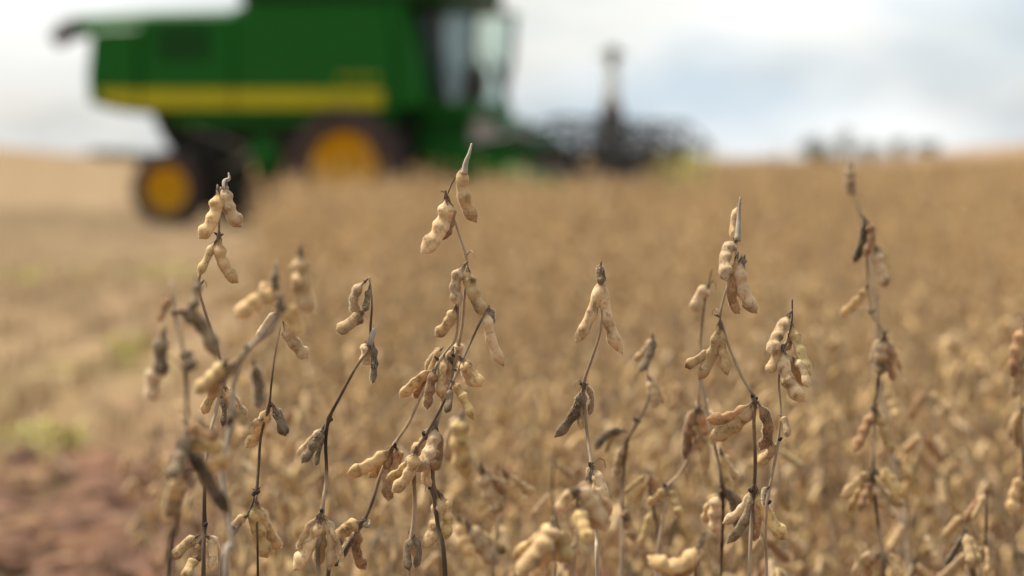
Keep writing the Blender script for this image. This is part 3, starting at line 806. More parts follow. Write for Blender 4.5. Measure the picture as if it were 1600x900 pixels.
# ------------------------------------------------------------------ stubble, straw and weeds on the cut ground
def stubble():
    rnd = random.Random(5)
    M1 = simple('straw', (0.40, 0.29, 0.165), 0.85, 0, (0.24, 0.16, 0.085), 3)
    def area():
        while True:
            y = sqrt(rnd.uniform(25, 50 * 50)); x = rnd.uniform(-0.23 * y, soy_edge(y) + 0.3)
            if y > 37 and x > -4.5: continue
            return x, y
    vs = []; fs = []
    for _ in range(26000):
        x, y = area()
        if y < 9.0 and rnd.random() < 0.75: continue
        z = terrain(x, y) + rnd.uniform(-0.005, 0.05); a = rnd.uniform(0, pi); l = rnd.uniform(0.03, 0.15); r = rnd.uniform(0.0015, 0.0035)
        d = Vector((cos(a), sin(a), rnd.uniform(-0.2, 0.35))) * l; u = Vector((-sin(a), cos(a), 0)) * r; w = Vector((0, 0, r * 1.5)); p = Vector((x, y, z))
        k = len(vs)
        vs += [p - u, p + u, p + w, p + d - u, p + d + u, p + d + w]
        fs += [(k, k + 1, k + 4, k + 3), (k + 1, k + 2, k + 5, k + 4), (k + 2, k, k + 3, k + 5)]
    me = bpy.data.meshes.new('straw_litter'); me.from_pydata([tuple(v) for v in vs], [], fs); me.materials.append(M1); me.update()
    tag(link('straw_litter', me), 'pale straw litter strewn over the cut ground on the left', 'straw', kind='stuff')
    vs = []; fs = []
    for _ in range(9000):
        x, y = area(); x = round(x / 0.45) * 0.45 + rnd.uniform(-0.03, 0.03) - 0.0813 * (y % 0.45)
        if y < 9.0 and rnd.random() < 0.75: continue
        z = terrain(x, y) - 0.03; h = rnd.uniform(0.07, 0.16) * (1 - 0.7 * sstep(18, 30, y)); r = rnd.uniform(0.002, 0.004)
        d = Vector((rnd.uniform(-0.3, 0.3), rnd.uniform(-0.3, 0.3), 1)) * h; p = Vector((x, y, z))
        k = len(vs)
        vs += [p + Vector((r, 0, 0)), p + Vector((-r, r, 0)), p + Vector((-r, -r, 0)), p + d + Vector((r, 0, 0)), p + d + Vector((-r, r, 0)), p + d + Vector((-r, -r, 0))]
        fs += [(k, k + 1, k + 4, k + 3), (k + 1, k + 2, k + 5, k + 4), (k + 2, k, k + 3, k + 5), (k + 3, k + 4, k + 5)]
    me = bpy.data.meshes.new('stubble'); me.from_pydata([tuple(v) for v in vs], [], fs); me.materials.append(M1); me.update()
    tag(link('stubble', me), 'short cut soybean stubble standing on the left-hand field', 'stubble', kind='stuff')


stubble()


def clods():
    rnd = random.Random(8); vs = []; fs = []
    base = [Vector(v) for v in ((1, 0, 0), (-1, 0, 0), (0, 1, 0), (0, -1, 0), (0, 0, 1), (0, 0, -1))]
    tri = [(0, 2, 4), (2, 1, 4), (1, 3, 4), (3, 0, 4), (2, 0, 5), (1, 2, 5), (3, 1, 5), (0, 3, 5)]
    pts = base + [((base[a] + base[b]).normalized()) for a, b in ((0, 2), (2, 1), (1, 3), (3, 0), (0, 4), (2, 4), (1, 4), (3, 4), (0, 5), (2, 5), (1, 5), (3, 5))]
    mid = {}
    for i, (a, b) in enumerate(((0, 2), (2, 1), (1, 3), (3, 0), (0, 4), (2, 4), (1, 4), (3, 4), (0, 5), (2, 5), (1, 5), (3, 5))): mid[frozenset((a, b))] = 6 + i
    t2 = []
    for a, b, c in tri:
        ab, bc, ca = mid[frozenset((a, b))], mid[frozenset((b, c))], mid[frozenset((c, a))]
        t2 += [(a, ab, ca), (ab, b, bc), (ca, bc, c), (ab, bc, ca)]
    for _ in range(750):
        y = sqrt(rnd.uniform(25, 9.2 ** 2)); x = rnd.uniform(-0.22 * y, soy_edge(y))
        r0 = 0.016 + 0.06 * rnd.random() ** 3; k = len(vs)
        sx, sy, sz = rnd.uniform(0.8, 1.6), rnd.uniform(0.8, 1.4), rnd.uniform(0.5, 0.9)
        for p in pts:
            q = p * (r0 * rnd.uniform(0.75, 1.2)); vs.append((x + q.x * sx, y + q.y * sy, terrain(x, y) - 0.015 + q.z * sz))
        fs += [tuple(i + k for i in t) for t in t2]
    me = bpy.data.meshes.new('soil_clods'); me.from_pydata(vs, [], fs)
    me.materials.append(simple('clod_soil', (0.235, 0.115, 0.062), 0.95, 0, (0.095, 0.044, 0.024), 4)); me.update()
    tag(link('soil_clods', me), 'broken red-brown soil clods on the bare strip at bottom left', 'soil', kind='stuff')


clods()

LEAF = simple('weed_leaf', (0.44, 0.42, 0.06), 0.6, 0, (0.32, 0.32, 0.045), 20)


def weed(px, py, width, label, seed, hs=1.0):
    rnd = random.Random(seed)
    y = CAM.z * F / (py - HY); p = unproject(px, py, y); p.z = terrain(p.x, p.y) - 0.02
    root = empty('weed', p)
    tag(root, label, 'weed', 'green weeds on the cut ground')
    mb = MB(); ms = MB()
    for _ in range(int((8 + width * 30) * (1 if hs <= 1 else 9))):
        a = rnd.uniform(0, 2 * pi); r = rnd.uniform(0.02, width); h = rnd.uniform(0.04, 0.16) * hs
        b = Vector((cos(a) * r * 0.6, sin(a) * r * 0.6, 0)); t = Vector((cos(a) * r, sin(a) * r, h))
        ms.tube([b, (b + t) * 0.5 + Vector((0, 0, 0.02)), t], 0.002, 4)
        for _ in range(5):
            c = t + Vector((rnd.uniform(-0.05, 0.05), rnd.uniform(-0.05, 0.05), rnd.uniform(-0.03, 0.02)))
            d = Vector((rnd.uniform(-1, 1), rnd.uniform(-1, 1), rnd.uniform(-0.2, 0.6))).normalized() * rnd.uniform(0.03, 0.06)
            u = d.cross(Vector((0, 0, 1))).normalized() * d.length * 0.3
            mb.add([c, c + d * 0.5 + u + Vector((0, 0, 0.006)), c + d, c + d * 0.5 - u + Vector((0, 0, 0.006))], [(0, 1, 2, 3)])
    ms.build('stem', LEAF, root); mb.build('foliage', LEAF, root)


weed(1072, 372, 0.42, 'bright yellow-green weeds among the crop in front of the header', 9, 6.6)
weed(28, 704, 0.07, 'green weed on the red soil at the left edge of the picture', 1, 0.6)
weed(92, 706, 0.06, 'smaller green weed beside the one at the left edge', 2, 0.6)
weed(196, 575, 0.16, 'yellow-green weed on the stubble just left of the blurred grey-brown plant', 3)
weed(250, 440, 0.40, 'wide green weed patch on the stubble left of the tall leftmost plant', 4)
weed(70, 448, 0.45, 'wide weed patch far out on the stubble near the left edge', 5)


# ------------------------------------------------------------------ combine harvester
def paint(name, col, dirt, rough=0.35):
    m, nt, b = nodes(name)
    d = ramp(nt, tex_noise(nt, 1.8, 6, 0.65), [(0.42, (0, 0, 0)), (0.75, (0.45, 0.45, 0.45))])
    nt.links.new(mixc(nt, d, col, dirt), b.inputs['Base Color'])
    r = ramp(nt, tex_noise(nt, 5, 4), [(0.3, (rough,) * 3), (0.7, (rough + 0.25,) * 3)])
    nt.links.new(r, b.inputs['Roughness'])
    b.inputs['Specular IOR Level'].default_value = 0.12
    return m


GREEN = paint('green_paint', (0.005, 0.088, 0.008), (0.016, 0.065, 0.008))
DGREEN = paint('dark_green_steel', (0.006, 0.042, 0.007), (0.012, 0.024, 0.008))
YELLOW = paint('yellow_paint', (0.52, 0.27, 0.004), (0.26, 0.15, 0.02), 0.45)
STRIPE = paint('stripe_yellow', (0.36, 0.32, 0.012), (0.25, 0.21, 0.02), 0.4)
BLACK = simple('black_metal', (0.010, 0.010, 0.011), 0.55, 0, (0.02, 0.018, 0.015), 3)
DARK = simple('dark_machinery', (0.003, 0.0045, 0.002), 0.9, 0, (0.008, 0.007, 0.004), 4)
RUBBER = simple('tyre_rubber', (0.030, 0.019, 0.017), 0.95, 0, (0.065, 0.040, 0.034), 3)
STEEL = simple('worn_steel', (0.32, 0.32, 0.31), 0.45, 0.8, (0.2, 0.18, 0.16), 6)
FABRIC = simple('seat_fabric', (0.03, 0.028, 0.026), 0.9, 0, (0.05, 0.045, 0.04), 20)


def glass_mat():
    m, nt, b = nodes('tinted_glass')
    for n in list(nt.nodes):
        if n.type != 'OUTPUT_MATERIAL': nt.nodes.remove(n)
    out = [n for n in nt.nodes if n.type == 'OUTPUT_MATERIAL'][0]
    tr = nt.nodes.new('ShaderNodeBsdfTransparent'); tr.inputs['Color'].default_value = (0.93, 0.985, 0.975, 1)
    gl = nt.nodes.new('ShaderNodeBsdfGlossy'); gl.inputs['Roughness'].default_value = 0.03
    gl.inputs['Color'].default_value = (0.9, 1, 0.98, 1)
    mx = nt.nodes.new('ShaderNodeMixShader')
    mx.inputs['Fac'].default_value = 0.10; nt.links.new(tr.outputs[0], mx.inputs[1]); nt.links.new(gl.outputs[0], mx.inputs[2])
    nt.links.new(mx.outputs[0], out.inputs['Surface'])
    return m


GLASS = glass_mat()
YAW = radians(-16)
CB = Vector((unproject(140, HY, 39.0).x, 39.0, 0))


def side(px, py, ly=0.0):
    """Combine-local (x, z) of the point of the upright plane local y = ly seen at (px, py)."""
    r = unproject(px, py, 1.0) - CAM
    nrm = Vector((-sin(YAW), cos(YAW), 0)); h = Vector((cos(YAW), sin(YAW), 0))
    t = (ly - (CAM - CB).dot(nrm)) / r.dot(nrm)
    q = CAM + r * t - CB
    return q.dot(h), q.z


def poly(pxs, ly=0.0): return [side(x, y, ly) for x, y in pxs]


def make_wheel(parent, cx, cy, R, rim_r, w, lugs):
    """Axle along Y; outer face towards -Y."""
    z = R - 0.02
    root = empty('wheel', (cx, cy, z), 0, parent)
    mb = MB(); b = w * 0.5
    mb.lathe_y([(rim_r, -b * 0.72), (rim_r + 0.05, -b * 0.9), (R * 0.86, -b), (R * 0.95, -b * 0.92), (R * 0.965, -b * 0.5), (R * 0.97, 0), (R * 0.965, b * 0.5), (R * 0.95, b * 0.92), (R * 0.86, b), (rim_r + 0.05, b * 0.9), (rim_r, b * 0.72)], 0, 0, 40)
    for k in range(lugs * 2):
        s = 1 if k % 2 else -1
        a0 = 2 * pi * k / (lugs * 2)
        vs = []
        for (a, yy) in ((a0, 0.0), (a0 + 0.05, 0.0), (a0 + 0.20, s * b), (a0 + 0.15, s * b)):
            for rr in (R * 0.94, R):
                vs.append((rr * cos(a), yy, rr * sin(a)))
        mb.add(vs, [(1, 3, 5, 7), (0, 2, 3, 1), (2, 4, 5, 3), (4, 6, 7, 5), (6, 0, 1, 7)])
    mb.build('tyre', RUBBER, root)
    mb = MB()
    mb.lathe_y([(rim_r + 0.015, -b * 0.74), (rim_r - 0.01, -b * 0.80), (rim_r - 0.04, -b * 0.72), (rim_r * 0.86, -b * 0.45), (rim_r * 0.62, -b * 0.30), (rim_r * 0.35, -b * 0.34), (rim_r * 0.30, -b * 0.52), (0.02, -b * 0.54), (0.0, -b * 0.54)], 0, 0, 36)
    mb.lathe_y([(0.0, b * 0.3), (rim_r * 0.9, b * 0.35), (rim_r + 0.015, b * 0.74)], 0, 0, 24)
    for k in range(10):
        a = 2 * pi * k / 10; r = rim_r * 0.46
        mb.tube([(r * cos(a), -b * 0.30, r * sin(a)), (r * cos(a), -b * 0.42, r * sin(a))], 0.018, 6)
    mb.build('rim', YELLOW, root)
    return root


def combine():
    C = empty('combine_harvester', CB, YAW)
    tag(C, 'green combine harvester with yellow stripe and yellow wheel rims working the field', 'combine harvester')
    W = 3.0
    # --- shell
    mb = MB(); mb.prism(poly([(141, 44), (216, 40), (216, 166), (216, 178), (178, 173), (138, 161), (134, 120)]), 0.0, W, 0, 0.05)
    mb.build('rear_hood', GREEN, C)
    x0, z1 = side(217, 22); x1, _ = side(366, 20); _, z0 = side(290, 178)
    mb = MB(); mb.box(x0, x1 - 0.015, 0.02, W - 0.02, z0, z1, 0, 0.05); eng = mb.build('engine_cover', GREEN, C)
    mb = MB()
    for k in range(9):                                       # cooling louvres of the engine bay
        zz = z0 + 0.72 + k * 0.055
        mb.box(x0 + 0.25, x1 - 0.35, 0.004, 0.03, zz, zz + 0.03)
    mb.build('louvre_panel', DGREEN, eng)
    mb = MB(); mb.prism(poly([(366, 10), (606, 8), (618, 60), (622, 176), (366, 178)]), -0.03, W + 0.03, 0, 0.05)
    mb.build('side_panel', GREEN, C)
    mb = MB(); mb.prism(poly([(606, 6), (628, 8), (656, 120), (660, 166), (624, 172), (620, 60)]), -0.05, W + 0.05, 0, 0.06)
    mb.build('corner_panel', GREEN, C)
    # yellow stripe in three lengths, panel gaps between
    for (a, b) in ((154, 214), (218, 364), (368, 600)):
        t = 5 if a == 154 else 0
        mb = MB(); mb.prism(poly([(a, 140), (b, 140), (b, 169), (a + t, 169 - t * 2)]), -0.052 if a > 360 else -0.02, -0.028 if a > 360 else 0.025, 0, 0.004)
        mb.build('stripe', STRIPE, C)
    mb = MB()
    for k in range(4):
        a = 530 + k * 17
        mb.prism(poly([(a, 117), (a + 9, 117), (a + 9, 125), (a, 125)]), -0.038, -0.028)
    mb.build('decal', STRIPE, C)
    # --- grain tank and folding extension
    xa, zt = side(368, 6); xb, _ = side(690, 6)
    mb = MB(); mb.box(xa + 0.05, xb - 0.55, 0.12, W - 0.12, z0 + 0.3, zt + 0.02, 0, 0.03); mb.build('grain_tank', GREEN, C)
    mb = MB()
    lo, hi = zt, 3.85
    a0, a1, b0, b1 = xa + 0.05, xb - 0.02, 0.15, W - 0.15
    e = 0.22
    lower = [(a0, b0, lo), (a1, b0, lo), (a1, b1, lo), (a0, b1, lo)]; upper = [(a0 - e, b0 - e, hi), (a1 + e * 0.4, b0 - e, hi), (a1 + e * 0.4, b1 + e, hi), (a0 - e, b1 + e, hi)]
    inn = [(p[0] * 0.98 + 0.02 * (a0 + a1) / 2, p[1] * 0.98 + 0.03, p[2]) for p in upper]
    mb.add(lower + upper, [(0, 1, 5, 4), (1, 2, 6, 5), (2, 3, 7, 6), (3, 0, 4, 7), (0, 3, 2, 1)])
    ext = mb.build('tank_extension', DGREEN, C)
    sol = ext.modifiers.new('wall', 'SOLIDIFY'); sol.thickness = 0.03
    # --- underbody
    mb = MB(); mb.prism(poly([(252, 181), (640, 179), (640, 232), (480, 292), (432, 326), (330, 326), (296, 240)], 0.35), 0.35, W - 0.35, 0, 0.04)
    mb.build('chassis', DARK, C)
    mb = MB(); mb.prism(poly([(386, 212), (432, 208), (436, 262), (396, 272)], 0.2), 0.2, 0.34, 0, 0.02)
    mb.build('elevator_cover', GREEN, C)
    mb = MB(); mb.prism(poly([(262, 180), (618, 178), (612, 194), (280, 196)], 0.05), 0.05, W - 0.05, 0, 0.02)
    mb.build('lower_skirt', GREEN, C)
    for (pxa, pya, pxb, pyb) in ((300, 200, 386, 232), (345, 268, 430, 214), (440, 205, 492, 236)):
        mb = MB(); a = side(pxa, pya, 0.28); b = side(pxb, pyb, 0.28)
        mb.tube([(a[0], 0.28, a[1]), (b[0], 0.28, b[1])], 0.035, 8)
        mb.build('drive_rod', STEEL, C)
    for (px, py, r) in ((330, 232, 0.17), (446, 222, 0.22)):
        mb = MB(); a = side(px, py, 0.24)
        mb.lathe_y([(0, 0.2), (r * 0.3, 0.19), (r * 0.85, 0.22), (r, 0.2), (r, 0.29), (0, 0.29)], a[0], a[1], 20)
        mb.build('pulley', DARK, C)
    # straw chopper under the rear hood
    mb = MB(); mb.prism(poly([(235, 178), (292, 180), (300, 232), (270, 240), (252, 215)], 0.5), 0.5, W - 0.5, 0, 0.03)
    mb.build('straw_chopper', DARK, C)
    # --- wheels and axles
    fx, _ = side(549, 269, 0.15); rx, _ = side(264, 290, 0.2)
    make_wheel(C, fx, 0.12, 0.82, 0.46, 0.70, 16)
    make_wheel(C, fx, W - 0.12, 0.82, 0.46, 0.62, 16).rotation_euler = (0, 0, pi)
    make_wheel(C, rx, 0.27, 0.53, 0.30, 0.42, 14)
    make_wheel(C, rx, W - 0.27, 0.53, 0.30, 0.42, 14).rotation_euler = (0, 0, pi)
    for x, z, r in ((fx, 0.80, 0.13), (rx, 0.51, 0.09)):
        mb = MB(); mb.tube([(x, 0.3, z), (x, W - 0.3, z)], r, 10); mb.build('axle', DARK, C)
    mb = MB(); mb.box(rx - 0.12, rx + 0.12, 1.2, 1.8, 0.6, 1.25, 0, 0.02); mb.build('axle_pivot', DARK, C)
    # --- unloading auger folded back along the far side
    mb = MB(); ly = W - 0.1
    a = side(640, 28, ly); b = side(250, 34, ly); c = side(128, 42, ly)
    mb.tube([(a[0], ly, a[1]), (b[0], ly, b[1]), (c[0], ly, c[1])], 0.15, 14)
    aug = mb.build('unloading_auger', GREEN, C)
    mb = MB(); d = side(104, 48, ly); e2 = side(86, 64, ly)
    mb.tube([(c[0], ly, c[1]), (d[0], ly, d[1]), (e2[0], ly, e2[1])], [0.16, 0.17, 0.12], 12); mb.build('spout', BLACK, aug)
    # --- cab
    y0, y1 = 0.55, 2.45
    cab = empty('cab', (0, 0, 0), 0, C)
    B0 = side(646, 172, y0); Tb = side(646, 14, y0); Tf = side(742, 14, y0); Bf = side(722, 166, y0); Rb = side(682, 20, y0); Rm = side(680, 160, y0)
    mb = MB(); mb.prism([B0, Rm, (Rb[0], Rb[1]), Tb], y0, y1, 0, 0.03)
    mb.build('rear_wall', simple('cab_grey', (0.032, 0.042, 0.055), 0.4, 0, (0.05, 0.055, 0.06), 2), cab)
    mb = MB(); mb.prism([(Tb[0] - 0.05, Tb[1] - 0.02), (Tf[0] + 0.10, Tf[1] - 0.03), (Tf[0] + 0.04, Tf[1] + 0.04), (Tb[0] + 0.1, Tb[1] + 0.06)], y0 - 0.06, y1 + 0.06, 0, 0.03)
    mb.build('roof', DGREEN, cab)
    mb = MB(); mb.prism(poly([(646, 160), (736, 158), (740, 182), (646, 186)], y0), y0 - 0.02, y1 + 0.02, 0, 0.02)
    mb.build('floor', GREEN, cab)
    for ly in (y0 + 0.03, y1 - 0.03):
        mb = MB(); mb.tube([(Bf[0], ly, Bf[1]), ((Bf[0] + Tf[0]) / 2 + 0.05, ly, (Bf[1] + Tf[1]) / 2), (Tf[0], ly, Tf[1])], 0.045, 8); mb.build('pillar', BLACK, cab)
        mb = MB(); g = 0.012
        mb.prism([(Rm[0] + 0.02, Rm[1] + 0.02), (Bf[0] - 0.05, Bf[1]), ((Bf[0] + Tf[0]) / 2, (Bf[1] + Tf[1]) / 2), (Tf[0] - 0.05, Tf[1] - 0.05), (Rb[0] + 0.02, Rb[1] - 0.02)], ly - 0.006, ly + 0.006)
        mb.build('side_window', GLASS, cab)
    mb = MB()
    mb.add([(Bf[0] + 0.02, y0 + 0.1, Bf[1]), (Bf[0] + 0.02, y1 - 0.1, Bf[1]), (Tf[0] + 0.02, y1 - 0.1, Tf[1] - 0.04), (Tf[0] + 0.02, y0 + 0.1, Tf[1] - 0.04)], [(0, 1, 2, 3)])
    ws = mb.build('windscreen', GLASS, cab); sl = ws.modifiers.new('pane', 'SOLIDIFY'); sl.thickness = 0.012
    mb = MB(); mb.prism(poly([(678, 84), (696, 82), (712, 104), (724, 122), (722, 160), (678, 160)], y0 + 0.1), y0 + 0.1, y0 + 0.16, 0, 0.01)
    mb.build('door_panel', FABRIC, cab)
    mb = MB(); mb.prism(poly([(684, 24), (690, 24), (690, 158), (684, 158)], y0), y0 - 0.03, y0 + 0.04, 0, 0.01); mb.build('door_post', BLACK, cab)
    S = side(722, 150, 1.5)
    mb = MB()
    mb.box(S[0] - 0.26, S[0] + 0.24, 1.22, 1.78, S[1] - 0.05, S[1] + 0.22, 0, 0.04)
    mb.prism([(S[0] - 0.30, S[1] + 0.18), (S[0] - 0.14, S[1] + 0.18), (S[0] - 0.20, S[1] + 0.86), (S[0] - 0.32, S[1] + 0.86)], 1.25, 1.75, 0, 0.03)
    mb.build('seat', FABRIC, cab)
    mb = MB(); mb.tube([(S[0] + 0.62, 1.5, S[1] - 0.1), (S[0] + 0.48, 1.5, S[1] + 0.42)], 0.05, 8)
    for k in range(16):
        a = 2 * pi * k / 16; a2 = 2 * pi * (k + 1) / 16
        o = Vector((S[0] + 0.47, 1.5, S[1] + 0.44))
        f = lambda q: o + Vector((-0.10 * sin(q), 0.2 * cos(q), 0.16 * sin(q)))
        mb.tube([f(a), f(a2)], 0.015, 5)
    mb.build('steering_column', BLACK, cab)
    mb = MB(); mb.box(S[0] - 0.2, S[0] + 0.5, 0.7, 1.1, S[1] - 0.05, S[1] + 0.38, 0, 0.05); mb.build('console', FABRIC, cab)
    # --- feeder house
    ya, yb = 0.75, 2.25
    mb = MB(); mb.prism(poly([(640, 186), (772, 184), (838, 222), (838, 270), (700, 262), (640, 240)], ya), ya, yb, 0, 0.03)
    fh = mb.build('feeder_house', GREEN, C)
    mb = MB(); mb.prism(poly([(652, 220), (735, 222), (748, 262), (668, 272)], 0.62), 0.62, 0.73, 0, 0.02); mb.build('shield', GREEN, fh)
    a = side(757, 206, 0.66)
    mb = MB(); mb.lathe_y([(0, 0.60), (0.05, 0.60), (0.17, 0.63), (0.19, 0.60), (0.19, 0.72), (0, 0.72)], a[0], a[1], 22); mb.build('pulley', STEEL, fh)
    # --- header with reel across the front
    H = empty('header', (0, 0, 0), 0, C)
    xh, _ = side(838, 240, 0.75)
    yl, yr = -2.35, 5.35
    mb = MB(); mb.prism([(xh, 0.30), (xh + 0.10, 0.30), (xh + 0.10, 0.88), (xh, 0.88)], yl, yr, 0, 0.01); mb.build('back_sheet', DARK, H)
    mb = MB(); mb.tube([(xh - 0.06, yl, 0.76), (xh - 0.06, yr, 0.76)], 0.07, 8); mb.build('top_beam', GREEN, H)
    mb = MB(); mb.prism([(xh + 0.1, 0.20), (xh + 1.35, 0.10), (xh + 1.35, 0.13), (xh + 0.1, 0.26)], yl, yr); mb.build('floor_pan', STEEL, H)
    mb = MB(); mb.tube([(xh + 0.42, yl + 0.05, 0.55), (xh + 0.42, yr - 0.05, 0.55)], 0.18, 12)
    n = 150; vs = []; fs = []
    for i in range(n + 1):
        t = i / n; y = yl + 0.05 + (yr - yl - 0.1) * t; a = t * 2 * pi * 13 * (1 if t < 0.5 else -1)
        vs += [(xh + 0.42 + 0.17 * cos(a), y, 0.55 + 0.17 * sin(a)), (xh + 0.42 + 0.30 * cos(a), y, 0.55 + 0.30 * sin(a))]
        if i: k = len(vs) - 4; fs.append((k, k + 1, k + 3, k + 2))
    mb.add(vs, fs); mb.build('cross_auger', STEEL, H)
    for y in (yl, yr - 0.06):                                         # end sheets with their dividers
        mb = MB(); mb.prism([(xh - 0.05, 0.22), (xh + 1.45, 0.12), (xh + 1.45, 0.40), (xh + 0.55, 0.95), (xh - 0.05, 1.05)], y, y + 0.06, 0, 0.01); mb.build('end_sheet', GREEN, H)
        mb = MB(); ym = y + 0.03
        mb.tube([(xh + 0.5, ym, 0.70), (xh + 1.2, ym, 0.52), (xh + 1.85, ym, 0.22)], [0.20, 0.17, 0.03], 10); mb.build('divider', GREEN, H)
        mb = MB(); mb.tube([(xh, ym, 1.10), (xh + 0.6, ym, 1.22), (xh + 1.02, ym, 1.02)], 0.05, 6); mb.build('reel_arm', BLACK, H)
    reel = empty('reel', (0, 0, 0), 0, H)
    # (thing > part > sub-part is the limit: reel pieces hang under the header itself)
    bpy.data.objects.remove(reel)
    rc = (xh + 0.98, 0.98); RR = 0.46
    mb = MB(); mb.tube([(rc[0], yl + 0.12, rc[1]), (rc[0], yr - 0.12, rc[1])], 0.08, 8); mb.build('reel_shaft', BLACK, H)
    for k in range(6):
        a = 2 * pi * k / 6 + 0.35; x, z = rc[0] + RR * cos(a), rc[1] + RR * sin(a)
        mb = MB(); mb.tube([(x, yl + 0.12, z), (x, yr - 0.12, z)], 0.032, 6)
        for j in range(30):
            y = yl + 0.2 + j * (yr - yl - 0.4) / 29
            mb.tube([(x, y, z), (x - 0.04, y, z - 0.22)], 0.005, 3)
        mb.build('reel_bat', BLACK, H)
    for y in (yl + 0.14, yl + 2.2, yl + 4.1, yr - 2.0, yr - 0.14):
        mb = MB()
        for k in range(6):
            a = 2 * pi * k / 6 + 0.35; a2 = a + pi / 3
            p = (rc[0] + RR * cos(a), y, rc[1] + RR * sin(a)); q = (rc[0] + RR * cos(a2), y, rc[1] + RR * sin(a2))
            mb.tube([(rc[0], y, rc[1]), p], 0.032, 5); mb.tube([p, q], 0.026, 5)
        mb.build('reel_spider', BLACK, H)
    return xh


XH = combine()


# ------------------------------------------------------------------ person on the header
def person():
    px = 965
    ly = 5.15
    # stand on the header's top beam, centre of the machine
    h = Vector((cos(YAW), sin(YAW), 0)); n = Vector((-sin(YAW), cos(YAW), 0))
    x = XH - 0.06
    loc = CB + h * x + n * ly; loc.z = 0.0
    root = empty('person', (loc.x, loc.y, 0.815), radians(80))
    root.scale = (1.15, 1.15, 1.0)
    tag(root, 'person in a pale shirt, dark trousers and olive hat standing up on the header', 'person')

    def skin(name, verts, edges, rads, mat, sub=2, root_i=0):
        me = bpy.data.meshes.new(name); me.from_pydata(verts, edges, []); me.materials.append(mat)
        o = link(name, me, root)
        m = o.modifiers.new('skin', 'SKIN'); m.use_smooth_shade = True
        for i, r in enumerate(rads):
            rr = r if isinstance(r, tuple) else (r, r)
            me.skin_vertices[0].data[i].radius = rr; me.skin_vertices[0].data[i].use_root = (i == root_i)
        s = o.modifiers.new('sub', 'SUBSURF'); s.levels = sub; s.render_levels = sub
        return o
    SK = simple('skin', (0.30, 0.16, 0.10), 0.6)
    # pelvis, spine, neck, head, arms with hands, legs with feet
    V = [(0, 0, 0.90), (0, 0, 1.08), (0, 0, 1.28), (0, 0, 1.42), (0, 0, 1.50), (0, -0.01, 1.60)]
    E = [(0, 1), (1, 2), (2, 3), (3, 4), (4, 5)]
    Rr = [(0.13, 0.10), (0.12, 0.09), (0.14, 0.10), 0.075, 0.055, (0.075, 0.09)]
    def chain(start, pts, rads):
        k = start
        for p, r in zip(pts, rads):
            V.append(p); Rr.append(r); E.append((k, len(V) - 1)); k = len(V) - 1
        return k
    chain(5, [(0, -0.012, 1.665)], [(0.06, 0.075)])
    for s in (-1, 1):
        e = chain(2, [(s * 0.17, 0, 1.36), (s * 0.22, 0.01, 1.10), (s * 0.23, -0.04, 0.88), (s * 0.232, -0.055, 0.80)], [0.055, 0.043, 0.032, (0.02, 0.04)])
        for f, (dy, l) in enumerate(((-0.035, 0.055), (-0.013, 0.08), (0.007, 0.085), (0.027, 0.075))):
            chain(e, [(s * 0.233, -0.055 + dy * 0.9, 0.775), (s * 0.228, -0.06 + dy, 0.775 - l * 0.6)], [0.010, 0.007])
        chain(0, [(s * 0.09, 0, 0.82), (s * 0.09, s * 0.11, 0.48), (s * 0.09, s * 0.17, 0.10), (s * 0.09, s * 0.16, 0.045), (s * 0.095, s * 0.16 - 0.13, 0.03)], [0.088, 0.062, 0.042, 0.042, (0.042, 0.028)])
    skin('body', V, E, Rr, SK)
    SH = simple('shirt_cotton', (0.78, 0.80, 0.76), 0.9, 0, (0.70, 0.73, 0.68), 12)
    V2 = [(0, 0, 0.93), (0, 0, 1.10), (0, 0, 1.29), (0, 0, 1.43)]; E2 = [(0, 1), (1, 2), (2, 3)]; R2 = [(0.15, 0.105), (0.14, 0.095), (0.16, 0.105), (0.08, 0.07)]
    for s in (-1, 1):
        k = 2
        for p, r in (((s * 0.185, 0, 1.37), 0.075), ((s * 0.225, 0.01, 1.11), 0.062), ((s * 0.232, -0.03, 0.92), 0.048)):
            V2.append(p); R2.append(r); E2.append((k, len(V2) - 1)); k = len(V2) - 1
    skin('shirt', V2, E2, R2, SH)
    TR = simple('trouser_cloth', (0.022, 0.024, 0.026), 0.9, 0, (0.035, 0.036, 0.038), 14)
    V3 = [(0, 0, 0.96), (0, 0, 0.88)]; E3 = [(0, 1)]; R3 = [(0.155, 0.115), (0.16, 0.125)]
    for s in (-1, 1):
        k = 1
        for p, r in (((s * 0.095, s * 0.04, 0.78), 0.12), ((s * 0.09, s * 0.11, 0.46), 0.105), ((s * 0.09, s * 0.17, 0.08), 0.09)):
            V3.append(p); R3.append(r); E3.append((k, len(V3) - 1)); k = len(V3) - 1
    skin('trousers', V3, E3, R3, TR)
    mb = MB(); HT = simple('hat_felt', (0.06, 0.07, 0.035), 0.9)
    vs = []; fs = []; prof = [(0.23, 1.635), (0.21, 1.66), (0.105, 1.672), (0.10, 1.74), (0.075, 1.765), (0.0, 1.77)]
    for k in range(20):
        a = 2 * pi * k / 20
        for r, z in prof: vs.append((r * cos(a) * 0.9, -0.01 + r * sin(a), z))
    for k in range(20):
        for i in range(5): fs.append((k * 6 + i, k * 6 + i + 1, ((k + 1) % 20) * 6 + i + 1, ((k + 1) % 20) * 6 + i))
    mb.add(vs, fs, 0, True); mb.build('hat', HT, root)
    for s in (-1, 1):
        mb = MB(); mb.tube([(s * 0.03, -0.10, 1.605), (s * 0.03, -0.107, 1.605)], [0.011, 0.006], 8); mb.build('eye', BLACK, root)


person()


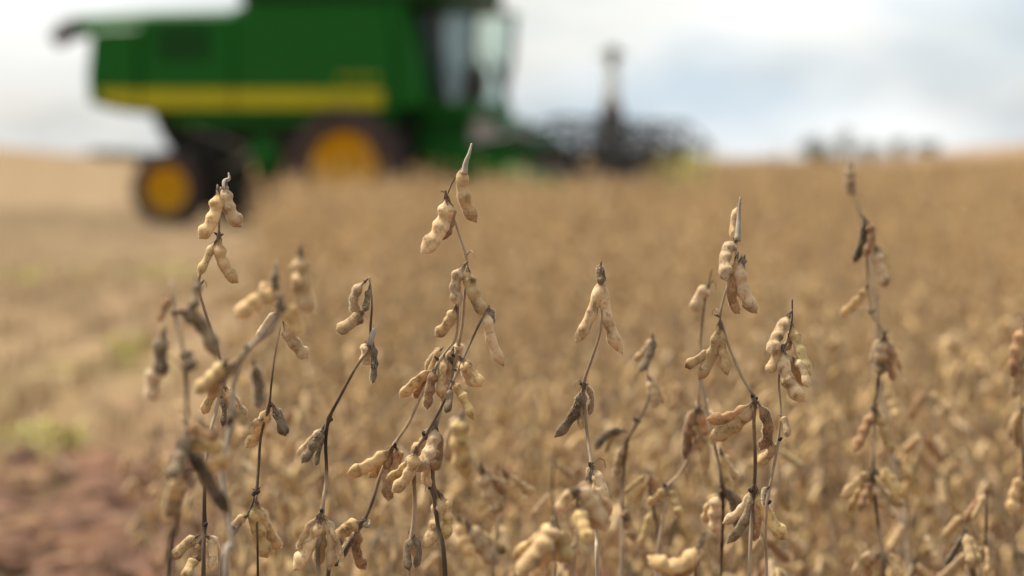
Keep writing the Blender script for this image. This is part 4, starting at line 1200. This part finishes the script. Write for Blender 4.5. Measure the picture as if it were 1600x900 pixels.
# ------------------------------------------------------------------ far trees
TLEAF = simple('tree_leaf', (0.075, 0.115, 0.06), 0.7, 0, (0.045, 0.075, 0.04), 0.8)
TBARK = simple('tree_bark', (0.10, 0.075, 0.055), 0.9, 0, (0.05, 0.04, 0.03), 3)


def tree(px, top_py, dist, width, label, seed, name='tree'):
    rnd = random.Random(seed)
    t = unproject(px, top_py, dist); g = terrain(t.x, t.y); h = t.z - g
    root = empty(name, (t.x, t.y, g)); tag(root, label, 'tree', 'trees on the horizon')
    mb = MB(); lean = rnd.uniform(-0.3, 0.3)
    mb.tube([(0, 0, -0.2), (lean * 0.3, 0, h * 0.3), (lean, 0.1, h * 0.62), (lean, 0.1, h * 0.85)], [h * 0.035, h * 0.027, h * 0.016, h * 0.006], 8)
    cl = []
    for _ in range(11):
        a = rnd.uniform(0, 2 * pi); r = rnd.uniform(0.15, 0.8) * width * 0.5; z = h * rnd.uniform(0.42, 0.90)
        c = Vector((lean + cos(a) * r, sin(a) * r, z)); cl.append((c, rnd.uniform(0.16, 0.30) * width))
        mb.tube([(lean * 0.6, 0.05, h * rnd.uniform(0.3, 0.5)), c * 0.7 + Vector((0, 0, h * 0.15)), c], [h * 0.012, h * 0.008, h * 0.003], 5)
    mb.build('trunk', TBARK, root)
    mb = MB()
    for c, r in cl:
        for _ in range(46):
            d = Vector((rnd.gauss(0, 1), rnd.gauss(0, 1), rnd.gauss(0, 0.7))).normalized() * r * rnd.uniform(0.3, 1.0) ** 0.6
            p = c + d; p.z = min(p.z, h)
            u = Vector((rnd.uniform(-1, 1), rnd.uniform(-1, 1), rnd.uniform(-1, 1))).normalized() * rnd.uniform(0.10, 0.24)
            w = u.cross(Vector((rnd.uniform(-1, 1), rnd.uniform(-1, 1), 1))).normalized() * u.length * 0.6
            mb.add([p - u, p + w, p + u, p - w], [(0, 1, 2, 3)])
    mb.build('crown', TLEAF, root)


tree(1266, 212, 330, 3.0, 'leftmost small dark tree on the horizon right of the header', 11)
tree(1326, 203, 330, 3.4, 'tallest of the three dark trees on the right-hand horizon', 12)
tree(1404, 218, 330, 2.8, 'rightmost and lowest of the three dark trees on the right-hand horizon', 13)
tree(1290, 226, 340, 3.6, 'low scrubby tree between the first two dark trees on the right horizon', 16)
tree(1450, 222, 340, 3.4, 'faint low tree right of the three dark ones on the horizon', 17)
tree(1364, 224, 340, 3.4, 'low tree between the tallest and the rightmost dark trees', 18)
tree(178, 236, 230, 4.6, 'low dark tree on the horizon left of the rear wheel', 14)
tree(212, 240, 230, 3.4, 'small dark tree on the horizon touching the rear wheel', 15)
